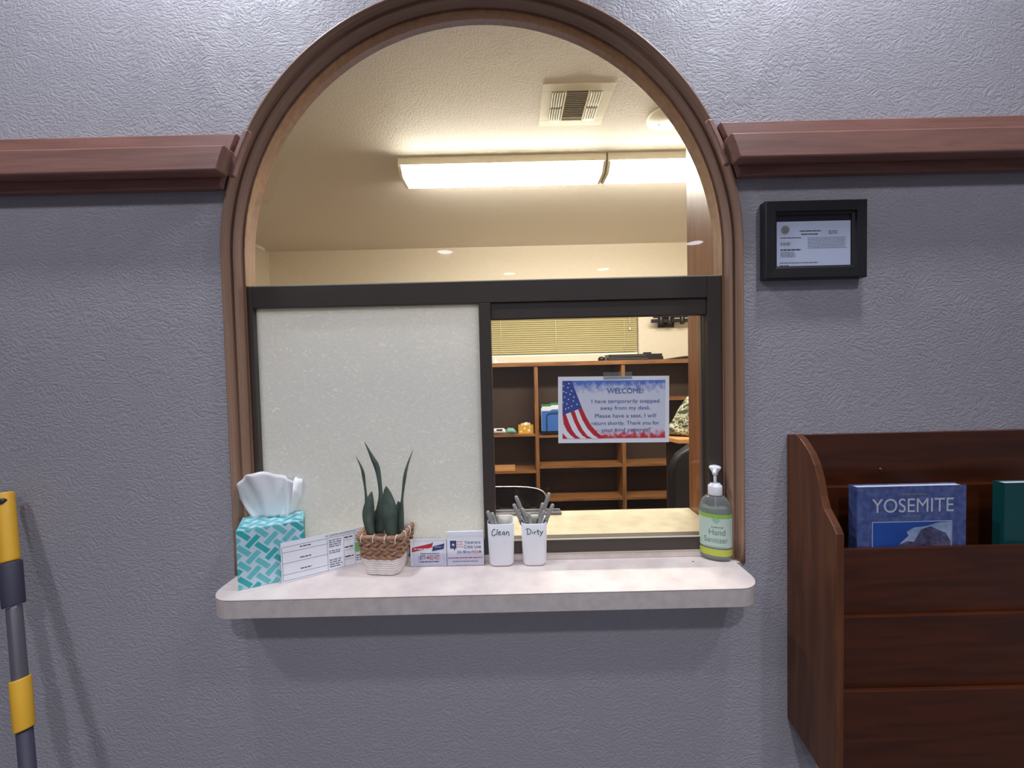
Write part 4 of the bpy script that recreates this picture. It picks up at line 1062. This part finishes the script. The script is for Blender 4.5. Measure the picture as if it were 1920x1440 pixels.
def c_right(S, w, h):
    S.border(0, 0, w, h, .0003, 'inkl')
    S.poly([(w*.09,h*.60),(w*.09,h*.88),(w*.26,h*.88),(w*.26,h*.60),(w*.23,h*.60),(w*.20,h*.50),(w*.19,h*.60)], 'navy'); S.star(w*.175, h*.74, w*.05, 'paper')
    for i in range(3):
        for j in range(3): S.poly([(w*(.30+.055*i)+w*.016*math.cos(k*PI/4), h*(.66+.09*j)+w*.016*math.sin(k*PI/4)) for k in range(8)], 'red')
    S.text('Veterans', w*.47, h*.76, h*.17, 'navy', width=w*.44, align='l'); S.text('Crisis Line', w*.46, h*.60, h*.17, 'navy', width=w*.46, align='l', bold=.0001)
    S.text('DIAL 988 then', w*.28, h*.43, h*.14, 'navy', width=w*.37, align='l'); S.text('PRESS', w*.67, h*.43, h*.14, 'red', width=w*.17, align='l')
    S.poly([(w*.89+w*.035*math.cos(k*PI/6), h*.475+w*.035*math.sin(k*PI/6)) for k in range(12)], 'red'); S.text('1', w*.89, h*.44, h*.10, 'paper', off=.0008)
    S.lines(w*.03,h*.24,w*.96,h*.30,1,'red',.5,0); S.lines(w*.15,h*.12,w*.84,h*.17,1,'inkl',.5,0)
card('helpline_card', A.x, B.x-.0005, wz-.003, yh_+.0025, 'helpline card with red and blue ribbon reading 877-4AID-VET', c_left)
card('crisis_line_card', B.x+.0005, C2.x, wz-.001, yh_+.0025, 'white Veterans Crisis Line card in the clear holder', c_right)
mb = MB(); S = Sheet(mb, (B.x+.001, yh_+.0050, CZ+.0022), (1,0,0), (0,0,1)); sheet_slab(S, C2.x-B.x-.002, wz+.008, .005, 'paper'); tag(mb.build('card_stack', at=(B.x, yh_, CZ), bevel=.0004), 'stack of spare white cards behind the Veterans Crisis Line card', 'cards')
# ------------------------------------------------------------------ pen cups
def cup(pa, pb, py, word, label):
    a = H(pa, py, CZ); b = H(pb, py-.5, CZ); hw = (b.x-a.x)/2
    c = Vector(((a.x+b.x)/2, a.y+hw, CZ)); h_ = .090; top = hw*1.08
    t = thing('pen_cup', c, label, 'cup')
    mb = MB(); rings = []
    for z, s_ in ((.0008, hw-.004), (.002, hw-.0012), (.006, hw), (h_*.5, (hw+top)/2), (h_-.001, top), (h_, top-.0006), (h_-.001, top-.0016), (.006, hw-.0018), (.004, hw-.006)):
        rings.append([c+Vector((p[0], p[1], z)) for p in rrect_ring(0, 0, 0, s_, s_, min(.014, s_*.6))])
    mb.loft(rings, 'white'); mb.build('cup', t)
    mb = MB(); S = Sheet(mb, c+Vector((-top, -(hw+top)/2-.0012, 0)), (1,0,0), (0, -.03, 1)); W2 = 2*top
    def strokes(L, x0, y0, sc_):
        for st in L: S.curve(None, [(x0+x*sc_, y0+y*sc_) for x, y in st], .0014, 'marker', .0002)
    y0 = h_*.79; k = W2/10
    if word == 'Clean':
        strokes([[(2.1,1.5),(1.7,1.9),(1.0,1.0),(.9,-.2),(1.6,-.5),(2.5,.2)], [(2.9,1.9),(2.7,-.3)], [(3.2,.4),(4.0,.6),(3.8,1.0),(3.3,.6),(3.5,-.3),(4.3,-.1)],
                 [(5.4,.9),(4.8,.6),(4.8,-.1),(5.4,.1),(5.5,.8),(5.5,-.2),(5.8,-.3)], [(6.2,.8),(6.2,-.3),(6.3,.5),(6.9,.8),(7.1,.2),(7.1,-.8)]], 0.9*k, y0, k)
    else:
        strokes([[(1.6,1.9),(1.7,-.3)], [(1.0,1.7),(2.2,1.9),(3.1,1.0),(2.7,0),(1.5,-.4)], [(3.6,.7),(3.7,-.2)], [(3.7,1.5),(3.75,1.6)], [(4.3,.8),(4.4,-.3),(4.4,.4),(5.0,.8)],
                 [(5.7,1.6),(5.8,-.2),(6.1,-.2)], [(5.1,.8),(6.4,1.0)], [(6.6,.9),(6.9,.2),(7.3,.3)], [(7.7,1.0),(7.2,.1),(6.7,-.9),(6.4,-1.1)]], 0.6*k, y0, k)
    mb.build('handwriting', t, recalc=False)
    return c, hw, top, h_
cc = cup(917, 964, 1064, 'Clean', 'white square plastic cup marked Clean in black marker')
dc = cup(981, 1026, 1063, 'Dirty', 'white square plastic cup marked Dirty in black marker')
def pen(c, topz, foot, head, label, group, cap=True, r=.0042):
    """foot: offset at cup floor; head: image point of the visible end"""
    f = c[0]+Vector((foot[0], foot[1], .0066+.003))
    h_ = P(head[0], head[1], head[2]); d = (h_-f); L = d.length
    t = thing('pen', f, label, 'pen', group)
    mb = MB(); q = lambda s_: f+d*s_
    mb.tube([q(.0), q(.08), q(.12), q(.9), q(.985), q(1)], [.0012, r*.8, r, r, r*.9, r*.5], 'pen', 10); mb.build('barrel', t)
    mb = MB(); mb.tube([q(.62), q(.64), q(.70), q(.71)], [r*1.02, r*1.12, r*1.12, r*1.02], 'pend', 10); mb.build('band', t)
cy = cc[0].y; hy = dc[0].y
gC, gD = 'grey pens in the Clean cup', 'grey pens in the Dirty cup'
pen(cc, 0, (.006, -.006), (914, 958, cy-.020), 'leftmost grey pen leaning out of the Clean cup', gC)
pen(cc, 0, (.010, .000), (922, 961, cy-.014), 'middle grey pen of the three in the Clean cup', gC)
pen(cc, 0, (.012, .008), (931, 966, cy-.008), 'rightmost and darkest short pen in the Clean cup', gC, r=.0036)
pen(dc, 0, (.012, .010), (967, 930, hy-.002), 'tall grey pen leaning left highest in the Dirty cup', gD)
pen(dc, 0, (.006, -.004), (963, 945, hy-.012), 'lower outermost grey pen leaning left in the Dirty cup', gD)
pen(dc, 0, (.013, .001), (979, 953, hy-.004), 'short grey pen leaning left inside the Dirty cup', gD)
pen(dc, 0, (.004, -.013), (991, 961, hy-.008), 'shortest upright grey pen in the middle of the Dirty cup', gD, r=.0038)
pen(dc, 0, (-.012, .010), (1030, 924, hy+.004), 'tallest grey pen leaning right in the Dirty cup', gD)
pen(dc, 0, (-.009, .002), (1018, 943, hy-.004), 'inner medium grey pen leaning right in the Dirty cup', gD)
pen(dc, 0, (-.010, -.008), (1037, 945, hy-.010), 'rightmost grey pen leaning over the rim of the Dirty cup', gD)
pen(dc, 0, (-.013, -.002), (1020, 957, hy-.013), 'short dark grey pen leaning right in front in the Dirty cup', gD, r=.0038)
# ------------------------------------------------------------------ hand sanitizer bottle
a = H(1314, 1050, CZ); b = H(1371, 1049, CZ)
hw = (b.x-a.x)/2*.98; sc_ = P(1341, 1055, a.y)
bc = Vector(((a.x+b.x)/2+.0045, a.y+.010, CZ+.0005)); ey = .68
print('bottle', bc, hw)
BANG = -.42
def zat(py): return P(1341, py, bc.y).z-CZ
def rotb(mb):
    Rz = Matrix.Rotation(BANG, 3, 'Z')
    for v in mb.bm.verts: v.co = bc+Rz@(v.co-bc)
hs = thing('sanitizer_bottle', bc, 'clear pump bottle of green hand sanitizer at the right end of the counter', 'bottle')
zsh = zat(933); zneck = zat(926); ztc = zat(907)
zsh0 = zat(958)
prof_ = [(hw*.80, 0), (hw*.95, .002), (hw, .008), (hw, zsh0*.55), (hw, zsh0)]
for k in range(1, 8):
    a_ = PI/2*k/7; prof_.append((.010+(hw-.010)*math.cos(a_)*1.0, zsh0+(zneck-zsh0-.002)*math.sin(a_)))
prof_.append((.010, zneck))
mb = MB()
n_ = 40
def ering(r, z, ey_=ey): 
    e2 = ey_+(1-ey_)*max(0, 1-(r-.010)/(hw-.010)) if z > zsh0 else ey_
    return [bc+Vector((r*math.cos(2*PI*j/n_), r*e2*math.sin(2*PI*j/n_), z)) for j in range(n_)]
mb.loft([ering(r, z) for r, z in prof_], 'bottle'); rotb(mb); mb.build('bottle_body', hs)
liq = [(r-.0012, max(z, .0045)) for r, z in prof_[:5]]+[(r-.0012, z) for r, z in prof_[5:6]]
mb = MB(); mb.loft([ering(r, z) for r, z in liq], 'liquid'); rotb(mb); mb.build('gel', hs)
def lab(z0, z1, m, off=.0004, a0=-3.05, a1=-.09):
    mb.loft([[bc+Vector(((hw+off)*math.cos(a0+(a1-a0)*j/24), (hw*ey+off)*math.sin(a0+(a1-a0)*j/24), z)) for j in range(25)] for z in (z0, z1)], m, closed=False, cap0=False, cap1=False)
mb = MB(); zl0, zl1 = zat(1026)+.007, zat(950); zl1 = min(zl1, zsh0-.001)
lab(zl0, zl1-.0085, 'label'); lab(zl1-.0085, zl1, 'labelg'); lab(zat(1043)+.009, zat(1029)+.007, 'labely')
rotb(mb); lb = mb.build('label', hs, recalc=False)
mb = MB(); S = Sheet(mb, bc, (1,0,0), (0,0,1))
def wrapx(): 
    for v in mb.bm.verts:
        d = v.co-bc; xx = max(-.99, min(.99, d.x/(hw+.0008))); v.co.y = bc.y-(hw*ey+.0008)*math.sqrt(1-xx*xx)
S.text('Hand', 0.002, zat(999)+.003, .0175, 'labelink', width=.030); S.text('Sanitizer', 0.0, zat(1014)+.004, .0165, 'labelink', width=.044)
S.lines(-.009, zat(984), .013, zat(981), 1, 'labelink', .6, 0); S.lines(-.020, zat(1019), .018, zat(1017), 1, 'labelink', .5, 0)
zz = zat(970)
for sx_ in (-1, 1):
    for dz in (0, .005):
        S.poly([(0, zz+dz-.003), (sx_*.008, zz+dz+.003), (sx_*.007, zz+dz+.0005), (0, zz+dz-.0055)], 'green')
wrapx(); rotb(mb); mb.build('lettering', lb, recalc=False)
cap = bc
mb = MB(); mb.lathe([(.0135, zneck-.001), (.0138, zneck), (.0138, ztc-.005), (.013, ztc-.003), (.0105, ztc-.0025), (.0100, ztc+.0005), (.004, ztc+.001)], bc, 'white', 36)
rotb(mb); mb.build('pump_collar', hs)
mb = MB(); zt0 = zat(887); zt1 = zat(874)
mb.lathe([(.0030, ztc), (.0030, zt0), ], bc, 'white', 16)
rotb(mb); mb.build('pump_stem', hs)
mb = MB(); mb.lathe([(.0050, zt0-.004), (.0062, zt0+.002), (.0112, zt1-.005), (.0116, zt1-.003), (.0105, zt1-.0005), (.006, zt1+.001), (.001, zt1+.0013)], bc, 'white', 28)
mb.tube([bc+Vector((.0, -.004, zt1-.006)), bc+Vector((-.002, -.022, zt1-.008)), bc+Vector((-.003, -.027, zt1-.011))], [.0046, .0036, .0030], 'white', 12)
rotb(mb); mb.build('pump_head', hs)
mb = MB(); mb.tube([bc+Vector((0,0,ztc)), bc+Vector((.002,.002,.01))], .0018, 'bottle', 8); rotb(mb); mb.build('dip_tube', hs)
mb = MB(); cr_ = H(1299.5, 1053, CZ); mb.lathe([(.0018, .0002), (.0009, .0008)], cr_, 'ink', 7, 1.4, .6); tag(mb.build('crumb', at=cr_), 'tiny dark crumb on the counter left of the sanitizer bottle', 'crumb')
# ------------------------------------------------------------------ lights
def downlight(x, y, power, size=1.9, lens=True, col=(.86, .90, 1.0), rad=.05, blend=.6):
    t = thing('recessed_light', (x, y, CEIL), 'round recessed downlight in the waiting room ceiling', 'ceiling light', 'recessed downlights in the waiting room ceiling')
    mb = MB(); mb.lathe([(.079, -.001), (.098, -.002), (.098, -.006), (.079, -.008)], (x, y, CEIL), 'ceil', 32, cap0=False, cap1=False); mb.build('trim_ring', t)
    mb = MB(); mb.lathe([(.078, -.0015), (.001, -.0015)], (x, y, CEIL), 'dlight', 32, cap0=False); mb.build('lens', t)
    L = bpy.data.lights.new('downlight', 'SPOT'); L.energy = power; L.spot_size = size; L.spot_blend = blend; L.shadow_soft_size = rad; L.color = col
    o = bpy.data.objects.new('downlight_beam', L); COL.objects.link(o); o.location = (x, y, CEIL-.03)
LP = [(-.66, -.24, 29, 2.6), (.62, -.24, 28, 2.6), (-1.12, -.9, 24, 2.5), (.9, -.9, 20, 2.5), (.02, -1.62, 58, 2.2),  # middle pair is added out of view to supply the remaining wall light
      (-.65, -3.2, 58, 2.6), (1.85, -3.1, 34, 2.6), (0.0, -4.16, 52, 2.6), (1.16, -4.05, 52, 2.6)]
for x, y, p, s_ in LP: downlight(x, y, p, s_)
w = bpy.data.worlds.new('world'); sc.world = w; w.use_nodes = True
w.node_tree.nodes['Background'].inputs[0].default_value = (.03, .03, .035, 1); w.node_tree.nodes['Background'].inputs[1].default_value = 1
vs = sc.view_settings
vs.view_transform = 'Standard'; vs.look = 'None'; vs.exposure = .06; vs.gamma = 1; vs.use_curve_mapping = False
